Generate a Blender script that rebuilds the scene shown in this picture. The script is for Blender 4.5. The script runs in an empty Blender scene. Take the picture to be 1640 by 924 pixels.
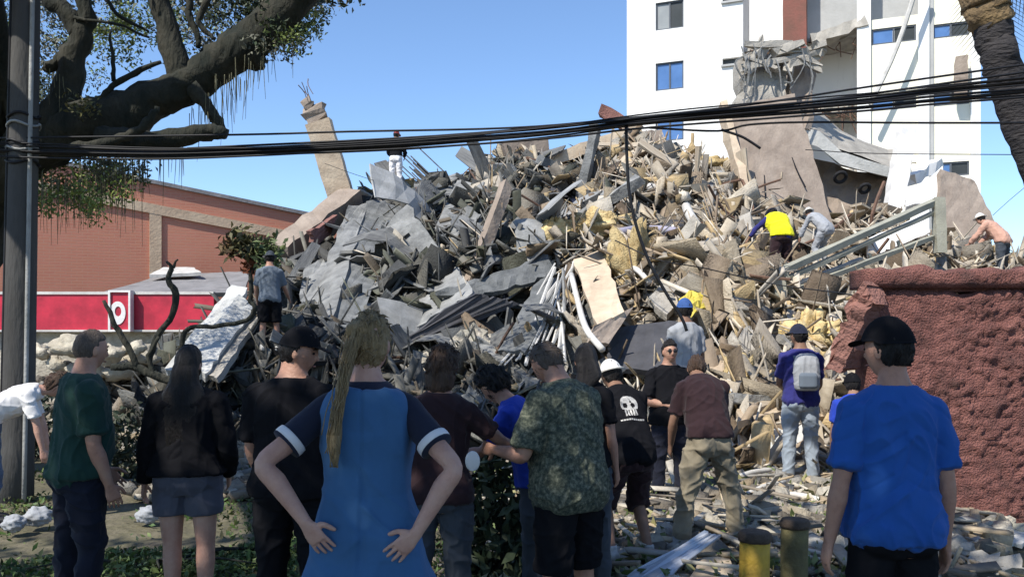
import bpy, bmesh, math, random
import numpy as np
from mathutils import Vector as V, Matrix, noise
from mathutils.bvhtree import BVHTree

random.seed(7)
rng = np.random.default_rng(11)
S = bpy.context.scene
COL = S.collection
R = math.radians

# ------------------------------------------------------------------ camera
CAM = V((0, 0, 1.65))
F = 1366.7                      # focal length in photo pixels (1640 wide)
cam = bpy.data.cameras.new('camera')
cam.lens = 30.0
cam.sensor_width = 36.0
cam.shift_y = (535 - 462) / 1640.0
cam.clip_start = 0.1
cam.clip_end = 3000
camo = bpy.data.objects.new('camera', cam)
camo.location = CAM
camo.rotation_euler = (R(90), 0, 0)
COL.objects.link(camo)
S.camera = camo

# ------------------------------------------------------------------ sky, sun, exposure
SUN_DIR = V((-0.62, -0.66, 1.10)).normalized()      # towards the sun: left, behind, high
elev = math.asin(SUN_DIR.z)
azim = math.atan2(SUN_DIR.x, SUN_DIR.y)
w = bpy.data.worlds.new('World')
S.world = w
w.use_nodes = True
nt = w.node_tree
nt.nodes.clear()
sky = nt.nodes.new('ShaderNodeTexSky')
sky.sky_type = 'NISHITA'
sky.sun_disc = False
sky.sun_elevation = elev
sky.sun_rotation = azim
sky.altitude = 600
sky.air_density = 1.0
sky.dust_density = 0.3
sky.ozone_density = 5.5
bg = nt.nodes.new('ShaderNodeBackground')
bg.inputs['Strength'].default_value = 0.135
wo = nt.nodes.new('ShaderNodeOutputWorld')
nt.links.new(sky.outputs[0], bg.inputs[0])
nt.links.new(bg.outputs[0], wo.inputs[0])
sl = bpy.data.lights.new('sun', 'SUN')
sl.energy = 4.0
sl.angle = R(0.5)
sl.color = (1.0, 0.95, 0.86)
so = bpy.data.objects.new('sun', sl)
so.rotation_euler = (-SUN_DIR).to_track_quat('-Z', 'Y').to_euler()
so.location = (-20, -13, 30)
COL.objects.link(so)
S.view_settings.view_transform = 'Standard'
S.view_settings.look = 'None'
S.view_settings.exposure = 0.7
S.view_settings.gamma = 1.0

# ------------------------------------------------------------------ helpers
def P(px, py, Y):
    "world point seen at photo pixel (px, py), Y metres in front of the camera"
    return V(((px - 820) / F * Y, Y, CAM.z + (535 - py) / F * Y))

def sstep(a, b, x):
    t = np.clip((x - a) / (b - a), 0, 1)
    return t * t * (3 - 2 * t)

def mat(name, c1, c2=None, scale=4.0, rough=0.85, bump=0.25, bscale=30.0, stretch=(1, 1, 1), objrand=0.0, tint=False, metal=0.0,
        contrast=(0.35, 0.68), c3=None, spec=0.3, sheen=0.0):
    m = bpy.data.materials.new(name)
    m.use_nodes = True
    t = m.node_tree
    b = t.nodes['Principled BSDF']
    L = t.links.new
    b.inputs['Roughness'].default_value = rough
    b.inputs['Metallic'].default_value = metal
    b.inputs['Specular IOR Level'].default_value = spec
    if sheen:
        b.inputs['Sheen Weight'].default_value = sheen
    tc = t.nodes.new('ShaderNodeTexCoord')
    mp = t.nodes.new('ShaderNodeMapping')
    mp.inputs['Scale'].default_value = stretch
    L(tc.outputs['Object'], mp.inputs[0])
    n = t.nodes.new('ShaderNodeTexNoise')
    n.inputs['Scale'].default_value = scale
    n.inputs['Detail'].default_value = 7
    n.inputs['Roughness'].default_value = 0.65
    L(mp.outputs[0], n.inputs['Vector'])
    r = t.nodes.new('ShaderNodeValToRGB')
    c2 = c2 or tuple(x * 0.7 for x in c1)
    r.color_ramp.elements[0].position = contrast[0]
    r.color_ramp.elements[0].color = (*c2, 1)
    r.color_ramp.elements[1].position = contrast[1]
    r.color_ramp.elements[1].color = (*c1, 1)
    if c3:
        e = r.color_ramp.elements.new((contrast[0] + contrast[1]) / 2)
        e.color = (*c3, 1)
    L(n.outputs['Fac'], r.inputs[0])
    out = r.outputs[0]
    if objrand:
        oi = t.nodes.new('ShaderNodeObjectInfo')
        mr = t.nodes.new('ShaderNodeMapRange')
        mr.inputs['To Min'].default_value = 1 - objrand
        mr.inputs['To Max'].default_value = 1 + objrand
        L(oi.outputs['Random'], mr.inputs[0])
        hs = t.nodes.new('ShaderNodeHueSaturation')
        L(mr.outputs[0], hs.inputs['Value'])
        L(out, hs.inputs['Color'])
        out = hs.outputs[0]
    if tint:
        at = t.nodes.new('ShaderNodeAttribute')
        at.attribute_name = 'tint'
        mx = t.nodes.new('ShaderNodeMix')
        mx.data_type = 'RGBA'
        mx.blend_type = 'MULTIPLY'
        mx.inputs[0].default_value = 1
        L(out, mx.inputs[6])
        L(at.outputs['Color'], mx.inputs[7])
        out = mx.outputs[2]
    L(out, b.inputs['Base Color'])
    if bump:
        n2 = t.nodes.new('ShaderNodeTexNoise')
        n2.inputs['Scale'].default_value = bscale
        n2.inputs['Detail'].default_value = 5
        L(mp.outputs[0], n2.inputs['Vector'])
        bp = t.nodes.new('ShaderNodeBump')
        bp.inputs['Strength'].default_value = bump
        bp.inputs['Distance'].default_value = 0.05
        L(n2.outputs['Fac'], bp.inputs['Height'])
        L(bp.outputs[0], b.inputs['Normal'])
    return m

def tag(o, label=None, cat=None, group=None, kind=None):
    if label and not kind:
        kind = 'thing'
    for k, v in (('label', label), ('category', cat), ('group', group), ('kind', kind)):
        if v:
            o[k] = v
    return o

def thing(name, label, cat, loc=(0, 0, 0), rotz=0.0, group=None):
    o = bpy.data.objects.new(name, None)
    o.empty_display_size = 0.2
    COL.objects.link(o)
    o.location = loc
    o.rotation_euler = (0, 0, rotz)
    return tag(o, label, cat, group)

def origin(o):
    p = V((0, 0, 0))
    while o is not None:
        p += o.location
        o = o.parent
    return p

def link_mesh(name, me, m, parent=None, smooth=False):
    o = bpy.data.objects.new(name, me)
    COL.objects.link(o)
    if m:
        me.materials.append(m)
    if smooth:
        me.polygons.foreach_set('use_smooth', [True] * len(me.polygons))
    if parent:
        o.parent = parent
    return o

class MB:
    "collects vertices and faces in world coordinates and links them as ONE mesh"
    def __init__(self):
        self.v, self.f = [], []
    def add(self, vs, fs):
        n = len(self.v)
        self.v += [V(x) for x in vs]
        self.f += [tuple(i + n for i in q) for q in fs]
        return self
    def hexa(self, a):
        "8 corners: bottom 4 counter-clockwise, top 4"
        return self.add(a, [(3, 2, 1, 0), (4, 5, 6, 7), (0, 1, 5, 4), (1, 2, 6, 5), (2, 3, 7, 6), (3, 0, 4, 7)])
    def box(self, x0, x1, y0, y1, z0, z1, T=None):
        T = T or (lambda x, y, z: V((x, y, z)))
        return self.hexa([T(x0, y0, z0), T(x1, y0, z0), T(x1, y1, z0), T(x0, y1, z0), T(x0, y0, z1), T(x1, y0, z1), T(x1, y1, z1), T(x0, y1, z1)])
    def bar(self, p0, p1, w, h, up=(0, 0, 1), n=1, jit=0.0):
        "rectangular bar from p0 to p1, n lengths, rough when jit > 0"
        p0, p1 = V(p0), V(p1)
        d = (p1 - p0).normalized()
        s = d.cross(V(up))
        if s.length < 1e-3:
            s = d.cross(V((1, 0, 0)))
        s.normalize()
        u = s.cross(d)
        vs = []
        for i in range(n + 1):
            c = p0.lerp(p1, i / n)
            for a, b in ((-1, -1), (1, -1), (1, 1), (-1, 1)):
                q = c + s * (a * w / 2) + u * (b * h / 2)
                if jit:
                    k = 2.2 if i in (0, n) else 1
                    q += s * random.uniform(-jit, jit) + u * random.uniform(-jit, jit) + d * random.uniform(-jit, jit) * k
                vs.append(q)
        fs = [(3, 2, 1, 0)]
        for i in range(n):
            a = 4 * i
            for k in range(4):
                l = (k + 1) % 4
                fs.append((a + k, a + l, a + 4 + l, a + 4 + k))
        fs.append(tuple(4 * n + k for k in range(4)))
        return self.add(vs, fs)
    def tube(self, pts, radii, n=6, sub=0, jit=0.0):
        pts = [V(p) for p in pts]
        if not hasattr(radii, '__len__'):
            radii = [radii] * len(pts)
        if sub:
            pts, radii = curve(pts, radii, sub)
        vs, fs = [], []
        up = None
        for i, p in enumerate(pts):
            d = (pts[min(i + 1, len(pts) - 1)] - pts[max(i - 1, 0)])
            if d.length < 1e-6:
                d = V((0, 0, 1))
            d.normalize()
            if up is None:
                up = d.orthogonal().normalized()
            up = (up - d * up.dot(d))
            up = up.normalized() if up.length > 1e-5 else d.orthogonal().normalized()
            s = d.cross(up)
            for k in range(n):
                a = 2 * math.pi * k / n
                r = radii[i] * (1 + random.uniform(-jit, jit))
                vs.append(p + (up * math.cos(a) + s * math.sin(a)) * r)
        for i in range(len(pts) - 1):
            for k in range(n):
                l = (k + 1) % n
                fs.append((i * n + k, i * n + l, (i + 1) * n + l, (i + 1) * n + k))
        fs.append(tuple(range(n - 1, -1, -1)))
        fs.append(tuple(range((len(pts) - 1) * n, len(pts) * n)))
        return self.add(vs, fs)
    def slab(self, quad, thick, jag=0.04, nx=7, ny=7, rough=0.012, away=None, keep=()):
        "broken plate: quad of 4 world corners, ragged rim, thickness behind"
        q = [V(p) for p in quad]
        c = sum(q, V()) / 4
        nrm = (q[2] - q[0]).cross(q[3] - q[1]).normalized()
        toc = (away or CAM) - c
        if nrm.dot(toc) < 0:
            nrm = -nrm
            q = [q[1], q[0], q[3], q[2]]
        vs, fs = [], []
        e1, e2 = (q[1] - q[0]).normalized(), (q[3] - q[0]).normalized()
        J = {}
        for side in (0, 1):
            for j in range(ny + 1):
                for i in range(nx + 1):
                    u, v = i / nx, j / ny
                    p = q[0].lerp(q[1], u).lerp(q[3].lerp(q[2], u), v)
                    rim = i in (0, nx) or j in (0, ny)
                    if rim:
                        k = jag * (0.6 if side else 1)
                        if not side:
                            J[i, j] = (random.uniform(-k, k), random.uniform(-k, k))
                        a, b = J[i, j]
                        p = p + e1 * a + e2 * b
                    p = p + nrm * random.uniform(-rough, rough) - nrm * (thick * side)
                    if side and rim:
                        p = p + (c - p) * random.uniform(0, 0.03)
                    vs.append(p)
        N = (nx + 1) * (ny + 1)
        g = lambda i, j, s=0: s * N + j * (nx + 1) + i
        for j in range(ny):
            for i in range(nx):
                fs.append((g(i, j), g(i + 1, j), g(i + 1, j + 1), g(i, j + 1)))
                fs.append((g(i, j, 1), g(i, j + 1, 1), g(i + 1, j + 1, 1), g(i + 1, j, 1)))
        for i in range(nx):
            fs.append((g(i, 0), g(i, 0, 1), g(i + 1, 0, 1), g(i + 1, 0)))
            fs.append((g(i, ny), g(i + 1, ny), g(i + 1, ny, 1), g(i, ny, 1)))
        for j in range(ny):
            fs.append((g(0, j), g(0, j + 1), g(0, j + 1, 1), g(0, j, 1)))
            fs.append((g(nx, j), g(nx, j, 1), g(nx, j + 1, 1), g(nx, j + 1)))
        return self.add(vs, fs)
    def poly(self, pts, thick, d):
        "flat outline pts extruded by thick along d"
        n = len(pts)
        d = V(d)
        vs = [V(p) for p in pts] + [V(p) + d * thick for p in pts]
        fs = [tuple(range(n)), tuple(range(2 * n - 1, n - 1, -1))]
        fs += [(i, i + n, (i + 1) % n + n, (i + 1) % n) for i in range(n)]
        return self.add(vs, fs)
    def build(self, name, m, parent=None, smooth=False, fix=True):
        me = bpy.data.meshes.new(name)
        if parent is None:
            lo = min(p.z for p in self.v)
            c = sum(self.v, V()) / len(self.v)
            base = V((c.x, c.y, lo))
        else:
            base = origin(parent)
        me.from_pydata([tuple(p - base) for p in self.v], [], self.f)
        if fix:
            b = bmesh.new()
            b.from_mesh(me)
            bmesh.ops.recalc_face_normals(b, faces=b.faces)
            b.to_mesh(me)
            b.free()
        o = link_mesh(name, me, m, parent, smooth)
        if parent is None:
            o.location = base
        return o

def curve(pts, radii, sub):
    "Catmull-Rom through pts"
    P_ = [pts[0] * 2 - pts[1]] + list(pts) + [pts[-1] * 2 - pts[-2]]
    o, ro = [], []
    for i in range(1, len(P_) - 2):
        a, b, c, d = P_[i - 1:i + 3]
        for k in range(sub):
            t = k / sub
            o.append(0.5 * (2 * b + (c - a) * t + (2 * a - 5 * b + 4 * c - d) * t * t + (3 * b - a - 3 * c + d) * t ** 3))
            ro.append(radii[i - 1] * (1 - t) + radii[i] * t)
    o.append(pts[-1])
    ro.append(radii[-1])
    return o, ro

def np_mesh(name, verts, quads, m, tint=None, kind=None, parent=None, smooth=False):
    "mesh from numpy arrays; tint: one colour per vertex"
    verts = np.asarray(verts, np.float32).reshape(-1, 3)
    quads = np.asarray(quads, np.int32)
    k = quads.shape[1]
    base = np.zeros(3)
    if parent is not None:
        base = np.array(origin(parent))
    me = bpy.data.meshes.new(name)
    me.vertices.add(len(verts))
    me.vertices.foreach_set('co', (verts - base).astype(np.float32).ravel())
    me.loops.add(quads.size)
    me.loops.foreach_set('vertex_index', quads.ravel())
    me.polygons.add(len(quads))
    me.polygons.foreach_set('loop_start', np.arange(0, quads.size, k, dtype=np.int32))
    me.update(calc_edges=True)
    if tint is not None:
        a = me.color_attributes.new('tint', 'FLOAT_COLOR', 'POINT')
        a.data.foreach_set('color', np.c_[tint, np.ones(len(tint))].astype(np.float32).ravel())
    o = link_mesh(name, me, m, parent, smooth)
    if kind:
        o['kind'] = kind
    return o

HEXF = np.array([(3, 2, 1, 0), (4, 5, 6, 7), (0, 1, 5, 4), (1, 2, 6, 5), (2, 3, 7, 6), (3, 0, 4, 7)])
HEXV = np.array([(-1, -1, -1), (1, -1, -1), (1, 1, -1), (-1, 1, -1), (-1, -1, 1), (1, -1, 1), (1, 1, 1), (-1, 1, 1)], float) * 0.5

def hexes(c, A, size, jit=0.15, bend=0.0):
    "N rough blocks: centres (N,3), axes (N,3,3 rows), sizes (N,3)"
    n = len(c)
    loc = HEXV[None] * size[:, None, :] * (1 + rng.uniform(-jit, jit, (n, 8, 3)))
    vs = np.einsum('nij,njk->nik', loc, A) + c[:, None, :]
    fs = HEXF[None] + (np.arange(n) * 8)[:, None, None]
    return vs.reshape(-1, 3), fs.reshape(-1, 4)

def frames(d, up):
    "orthonormal axes from directions d (N,3) and rough up (N,3); rows d, s, u"
    d = d / np.linalg.norm(d, axis=1, keepdims=True)
    s = np.cross(up, d)
    s /= np.linalg.norm(s, axis=1, keepdims=True) + 1e-9
    u = np.cross(d, s)
    return np.stack([d, s, u], 1)

def leaves(c, size, up=None, spread=1.0, ar=0.42):
    "N pointed leaf blades (two quads folded at the rib) at centres c"
    n = len(c)
    d = rng.normal(size=(n, 3))
    if up is not None:
        d = d * spread + np.asarray(up)
    A = frames(d, rng.normal(size=(n, 3)))
    sz = np.asarray(size).reshape(-1, 1) * np.ones((n, 1))
    D, Sd, U = A[:, 0] * sz, A[:, 1] * sz * ar, A[:, 2] * sz * 0.12
    p = [c - D * .5, c - D * .05 + Sd * .5 + U, c + D * .5, c - D * .05 - Sd * .5 + U]
    vs = np.stack(p, 1)
    fs = np.arange(n * 4).reshape(n, 4)
    return vs.reshape(-1, 3), fs

# ------------------------------------------------------------------ materials
M = {}
M['concrete'] = mat('concrete', (.42, .39, .34), (.27, .25, .22), 2.2, .95, .5, 22, objrand=.12)
M['conc_blue'] = mat('grey_concrete', (.20, .205, .205), (.10, .105, .105), 2.4, .95, .5, 20, objrand=.12)
M['conc_mid'] = mat('mid_grey_concrete', (.29, .29, .28), (.14, .142, .14), 2.6, .95, .45, 18, objrand=.12)
M['conc_pale'] = mat('pale_concrete', (.58, .57, .54), (.38, .38, .36), 1.8, .92, .35, 18, objrand=.08)
M['conc_brown'] = mat('brown_concrete', (.33, .27, .22), (.22, .175, .14), 1.6, .95, .4, 14, objrand=.08)
M['conc_red'] = mat('red_render', (.31, .15, .12), (.18, .09, .075), 5.0, .95, .8, 30)
M['plaster'] = mat('white_plaster', (.80, .79, .76), (.52, .50, .46), 1.2, .9, .15, 6, stretch=(1, 1, .22), contrast=(.22, .48))
M['cream'] = mat('cream_plaster', (.80, .77, .64), (.54, .50, .40), 1.2, .9, .15, 6, stretch=(1, 1, .22), contrast=(.22, .48))
M['greywall'] = mat('grey_plaster_and_shade', (.46, .46, .45), (.36, .36, .35), .6, .9, .2, 8)  # sills, plus painted shade on the upper inner wall and pilaster line
M['redcol'] = mat('red_brown_column', (.24, .09, .07), (.16, .08, .06), 1.2, .9, .3, 10)
M['rust'] = mat('rusty_steel', (.16, .09, .06), (.09, .055, .04), 9, .8, .3, 60, objrand=.2)
M['steel'] = mat('dusty_steel', (.34, .34, .33), (.22, .22, .21), 4, .65, .2, 30, metal=.2, objrand=.15)
M['gatem'] = mat('dusty_green_grey_paint', (.36, .35, .28), (.25, .245, .20), 3, .8, .25, 30)
M['pale_pipe'] = mat('pale_plastic_pipe', (.62, .60, .56), (.45, .43, .40), 3, .6, .1, 20, objrand=.1)
M['lilac'] = mat('lilac_grey_pipe', (.38, .36, .44), (.28, .26, .32), 3, .6, .1, 20)
M['wood'] = mat('splintered_wood', (.48, .41, .31), (.28, .225, .165), 3, .9, .4, 18, stretch=(.35, 3, 3), objrand=.18)
M['greywood'] = mat('dusty_grey_board', (.22, .22, .21), (.10, .10, .10), 3, .9, .4, 18, stretch=(.35, 3, 3), objrand=.2)
M['beigeboard'] = mat('beige_board', (.55, .45, .33), (.40, .31, .22), 2, .9, .25, 14, objrand=.12)
M['foam'] = mat('yellow_insulation', (.66, .46, .15), (.44, .30, .12), 3.5, .95, .9, 12, c3=(.60, .48, .26))
M['straw'] = mat('ochre_fibre', (.60, .48, .26), (.34, .24, .11), 5, .95, .8, 30, objrand=.15)
M['yellow'] = mat('yellow_sheet', (.66, .54, .07), (.48, .38, .08), 3, .6, .4, 9)
M['dark'] = mat('dark_panel_and_shade', (.075, .075, .085), (.045, .045, .05), 2, .8, .3, 10)  # dark panel, also painted shade in hollows and under the sloping slab
M['blackfab'] = mat('black_cover', (.018, .018, .02), (.012, .012, .014), 2, .8, .4, 10)
M['rubble'] = mat('rubble_dust', (.80, .78, .74), (.52, .50, .47), 5, .95, .6, 26, tint=True)
M['stick'] = mat('loose_sticks', (.85, .83, .8), (.55, .52, .48), 4, .8, .2, 26, tint=True)
M['leaf'] = mat('leaf', (.9, .9, .9), (.7, .7, .7), 3, .6, 0, tint=True)
M['capm'] = mat('worn_post_top', (.12, .085, .06), (.06, .045, .035), 6, .8, .3, 40)
M['bark'] = mat('dark_bark', (.048, .045, .034), (.012, .016, .013), 4, .95, .9, 16, stretch=(1, 1, .4))
M['moss'] = mat('moss_fibre', (.17, .16, .10), (.10, .095, .06), 6, .95, .3, 30)
M['pole'] = mat('pole_concrete', (.085, .083, .08), (.05, .048, .046), 3, .9, .3, 30, stretch=(1, 1, .25))
M['cable'] = mat('black_cable', (.014, .014, .016), (.008, .008, .01), 8, .55, 0)
M['glass'] = mat('window_glass', (.10, .20, .42), (.07, .15, .33), 1, .12, 0, spec=.6)
M['glassgrey'] = mat('dull_glass', (.30, .31, .30), (.22, .23, .23), 1, .3, 0, spec=.5)
M['glassdark'] = mat('dark_opening', (.045, .05, .05), (.03, .035, .035), 1, .4, 0)
M['frame'] = mat('window_frame', (.10, .11, .13), (.07, .08, .09), 4, .5, 0)
M['redpaint'] = mat('red_sign_paint', (.58, .035, .065), (.36, .025, .045), 2.5, .45, .05, 8)
M['white'] = mat('white_paint', (.78, .77, .74), (.64, .62, .6), 3, .7, .1, 20)
M['roofgrey'] = mat('grey_sheet_roof', (.26, .25, .25), (.16, .155, .155), 2, .8, .3, 10)
M['stone'] = mat('pale_stone', (.55, .50, .40), (.33, .29, .23), 4, .95, .6, 14, objrand=.15)
M['ypost'] = mat('yellow_post_paint', (.62, .40, .05), (.40, .25, .05), 5, .7, .3, 24)
M['gpost'] = mat('olive_post_paint', (.20, .17, .07), (.11, .095, .05), 5, .8, .3, 24)
M['sheetmetal'] = mat('dented_sheet_metal', (.60, .62, .66), (.42, .44, .48), 2, .4, .2, 6, metal=.4)
M['frond'] = mat('palm_frond', (.24, .23, .13), (.12, .12, .06), 5, .7, .1, 20)
M['ptrunk'] = mat('palm_bark', (.055, .05, .05), (.03, .028, .03), 4, .95, .9, 10, stretch=(1, 1, 3))
M['pcrown'] = mat('palm_fibre', (.26, .18, .09), (.12, .085, .05), 6, .95, .8, 20)
# ------------------------------------------------------------------ vector noise
_T = np.random.default_rng(5).random(65536).astype(np.float64)

def vnoise(p, seed=0):
    "smooth value noise in -1..1 for points (N,3)"
    p = np.asarray(p, float)
    i = np.floor(p).astype(np.int64)
    f = p - i
    f = f * f * (3 - 2 * f)
    r = 0
    for dx in (0, 1):
        for dy in (0, 1):
            for dz in (0, 1):
                h = ((i[:, 0] + dx) * 73856093 ^ (i[:, 1] + dy) * 19349663 ^ (i[:, 2] + dz) * 83492791 ^ (seed * 2654435)) & 65535
                wgt = (f[:, 0] if dx else 1 - f[:, 0]) * (f[:, 1] if dy else 1 - f[:, 1]) * (f[:, 2] if dz else 1 - f[:, 2])
                r = r + _T[h] * wgt
    return r * 2 - 1

def fbm(p, oct=4, seed=0, gain=.5):
    r, a = 0, 1
    for k in range(oct):
        r = r + a * vnoise(np.asarray(p) * 2 ** k, seed + k)
        a *= gain
    return r

# ------------------------------------------------------------------ ground and mound
R_PX = np.array([-200, 150, 260, 330, 420, 500, 560, 620, 700, 800, 900, 1000, 1100, 1180, 1280, 1400, 1500, 1640, 1800, 2100.])
R_PY = np.array([660, 655, 600, 515, 430, 380, 335, 300, 280, 248, 240, 226, 236, 262, 322, 345, 378, 392, 420, 500.])
R_Y = np.array([15, 15, 16, 17, 18.5, 20.5, 22.5, 24.5, 26, 27, 27, 27, 27, 26.5, 25.5, 24.5, 22.5, 20, 18, 18.])
T_Y = np.array([13, 13, 13, 13, 12.6, 12.2, 12, 12, 12, 12, 11.5, 11, 10.6, 10.4, 10.4, 10.4, 10.5, 11, 11, 12.])
R_Z = CAM.z + (535 - R_PY) / F * R_Y

def mound(x, y, rough=1.0):
    x, y = np.asarray(x, float), np.asarray(y, float)
    u = x / np.maximum(y, 1) * F + 820
    zr, yr, yt = np.interp(u, R_PX, R_Z), np.interp(u, R_PX, R_Y), np.interp(u, R_PX, T_Y)
    t = (y - yt) / (yr - yt)
    prof = np.where(t < 0, 0, np.where(t < 1, np.clip(t, 0, 1) ** .93, np.maximum(1 - .45 * (t - 1) ** 1.3 - .05 * (t - 1), -.2)))
    z = zr * prof - .12 - .25 * sstep(.3, .9, t)
    p = np.stack([x, y, np.zeros_like(x)], -1).reshape(-1, 3)
    n = fbm(p * .55, 5, 3, .55).reshape(x.shape)
    n2 = np.abs(vnoise(p * 1.3, 9)).reshape(x.shape)
    n3 = np.abs(vnoise(p * 3.1, 19)).reshape(x.shape)
    amp = sstep(-.06, .12, t) * (1 - .55 * sstep(.8, 1.05, t))
    z = z + rough * amp * (n * .48 - (1 - n2) ** 3 * .75 - (1 - n3) ** 4 * .35 + .22)
    return np.maximum(z, -.3)

def hit(px, py, off=0.0):
    "where the sight line through a photo pixel meets the mound (or the ground), brought off metres nearer"
    ys = np.arange(5, 34, .08)
    xs = (px - 820) / F * ys
    zs = CAM.z + (535 - py) / F * ys
    below = zs <= np.maximum(mound(xs, ys, .6), 0)
    Y = ys[np.argmax(below)] if below.any() else float(np.interp(px, R_PX, R_Y))
    return P(px, py, Y - off)

def ground_z(x, y):
    p = np.stack([np.asarray(x, float), np.asarray(y, float), np.zeros_like(np.asarray(x, float))], -1).reshape(-1, 3)
    return (fbm(p * .9, 3, 31) * .03).reshape(np.shape(x))

def grid_mesh(name, xs, ys, zf, m, kind='structure', tintf=None):
    X, Y = np.meshgrid(xs, ys)
    Z = zf(X, Y)
    nx, ny = len(xs), len(ys)
    vs = np.stack([X, Y, Z], -1).reshape(-1, 3)
    i = np.arange(nx - 1)[None] + (np.arange(ny - 1) * nx)[:, None]
    q = np.stack([i, i + 1, i + nx + 1, i + nx], -1).reshape(-1, 4)
    o = np_mesh(name, vs, q, m, None if tintf is None else tintf(vs), kind, smooth=True)
    return o

M['ground'] = mat('earth_ground', (.17, .145, .105), (.075, .065, .048), 1.6, .95, .7, 14, c3=(.11, .10, .06))
xs = np.r_[np.linspace(-900, -24, 12), np.linspace(-22, 22, 160), np.linspace(24, 900, 12)]
ys = np.r_[np.linspace(-60, -2, 10), np.linspace(0, 34, 150), np.linspace(36, 1500, 20)]
grid_mesh('ground', xs, ys, lambda X, Y: np.where((np.abs(X) < 22) & (Y < 34) & (Y > 0), ground_z(X, Y), 0.0) - .02, M['ground'])

def zone(px):
    "0 = grey dusty left slope (coloured darker for shade), 1 = beige right slope"
    return sstep(820, 930, px)

def mound_tint(vs):
    px = vs[:, 0] / np.maximum(vs[:, 1], 1) * F + 820
    k = zone(px)[:, None]
    n = fbm(vs * 1.1, 3, 77)[:, None]
    g = np.array([.075, .075, .072]) + n * .03  # darkened so the gaps between pieces look shaded
    b = np.array([.30, .25, .19]) + n * .10
    return np.clip(g * (1 - k) + b * k, .03, 1)

grid_mesh('rubble_mound', np.linspace(-12, 17, 260), np.linspace(9.5, 40, 260), mound, M['rubble'], tintf=mound_tint)

# ------------------------------------------------------------------ white apartment tower
BA, BD, BN = V((5.79, 43, 0)), V((.927, -.375, 0)), V((.375, .927, 0))
def B(s, d, z):
    return BA + BD * s + BN * d + V((0, 0, z))

def wall_panel(mb, s0, s1, z0, z1, holes, d0, d1):
    "wall between s0..s1, z0..z1 with rectangular holes (s0,s1,z0,z1), built from boxes butted end to end"
    ss = sorted({s0, s1, *[h[0] for h in holes], *[h[1] for h in holes]})
    for a, b in zip(ss, ss[1:]):
        hs = sorted([h for h in holes if h[0] <= a + 1e-6 and h[1] >= b - 1e-6], key=lambda h: h[2])
        z = z0
        for h in hs + [None]:
            top = h[2] if h else z1
            if top - z > 1e-3:
                mb.box(a, b, d0, d1, z, top, B)
            if h:
                z = h[3]

tower = thing('apartment_tower', 'white apartment tower with a torn open corner bay standing behind the rubble', 'building', B(0, 0, 0))
w1 = [(1.46, 2.85, z, z + 1.37) for z in (8.25, 11.2, 13.72, 16.72, 19.8)]
w2 = [(4.72, 5.69, z, z + .34) for z in (14.6, 17.65)]
mb = MB()
wall_panel(mb, 0, 5.69, -1, 26, w1 + w2, 0, .3)
mb.build('front_wall', M['plaster'], tower)
mb = MB()
mb.box(0, .3, .303, 14, -1, 26, B)
mb.box(15.42, 15.72, .303, 14, -1, 26, B)
mb.box(.3, 15.42, 13.7, 14, -1, 26, B)
mb.build('side_wall', M['plaster'], tower)

def window(mb_parent, s0, s1, z0, z1, d, sash, pane_mats, openleft=False):
    f = MB()
    e = .07
    f.box(s0, s1, d - .05, d + .06, z0, z0 + e, B).box(s0, s1, d - .05, d + .06, z1 - e, z1, B)
    f.box(s0, s0 + e, d - .05, d + .06, z0 + e, z1 - e, B).box(s1 - e, s1, d - .05, d + .06, z0 + e, z1 - e, B)
    for k in range(1, sash):
        c = s0 + (s1 - s0) * k / sash
        f.box(c - e / 2, c + e / 2, d - .05, d + .06, z0 + e, z1 - e, B)
    fr = f.build('window', M['frame'], mb_parent)
    for k in range(sash):
        a, b = s0 + (s1 - s0) * k / sash, s0 + (s1 - s0) * (k + 1) / sash
        g = MB()
        g.box(a + e * .6, b - e * .6, d, d + .02, z0 + e * .8, z1 - e * .8, B)
        g.build('pane', pane_mats[k % len(pane_mats)], fr)
    return fr

for i, h in enumerate(w1):
    window(tower, *h, .12, 2, [M['glassgrey'], M['glassdark']] if i == 3 else [M['glass']])
for h in w2:
    mb = MB()
    mb.box(h[0], h[1], .2, .22, h[2], h[3], B)
    mb.build('vent_opening', M['glassdark'], tower)
    mb = MB()
    mb.box(h[0] - .05, h[1] + .02, -.12, -.002, h[2] - .08, h[2] + .02, B)
    mb.build('sill', M['greywall'], tower)
# torn bay
mb = MB()
mb.box(5.69, 11.3, 2.6, 2.8, 8, 15.6, B)
mb.box(5.49, 5.69, .303, 2.6, 8, 26, B)
mb.build('inner_wall', M['plaster'], tower)
mb = MB()
mb.box(7.9, 13.6, 1.25, 1.45, 15.75, 26, B)
mb.build('upper_inner_wall', M['greywall'], tower)  # grey tone stands in for the shade on this wall
mb = MB()
for z, d0 in ((9.3, 1.4), (12.3, .9), (15.45, .4)):
    mb.bar(B(5.72, (d0 + 2.58) / 2, z), B(11.25, (d0 + 2.58) / 2, z), 2.58 - d0, .26, n=16, jit=.10)
mb.build('floor_slab', M['concrete'], tower)
mb = MB()
for k in range(60):
    s = random.uniform(5.9, 11.2)
    z = random.choice((12.2, 15.35))
    p = B(s, random.uniform(.3, 1.0), z)
    mb.tube([p, p + V((random.uniform(-.3, .3), -.2, -random.uniform(.1, .6))), p + V((random.uniform(-.7, .7), -.3, -random.uniform(.4, 1.5)))], .025, 4, 3)
mb.build('hanging_rods', M['rust'], tower)['kind'] = 'stuff'
mb = MB()
mb.bar(B(8.05, .2, 14.6), B(8.05, .2, 26), 1.05, .8, up=BN, n=10, jit=.015)
mb.build('red_column', M['redcol'], tower)
mb = MB()
mb.bar(B(8.2, .55, 2), B(8.05, .2, 14.58), 1.0, .8, up=BN, n=10, jit=.05)
mb.build('broken_column', M['conc_brown'], tower)
mb = MB()
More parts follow.
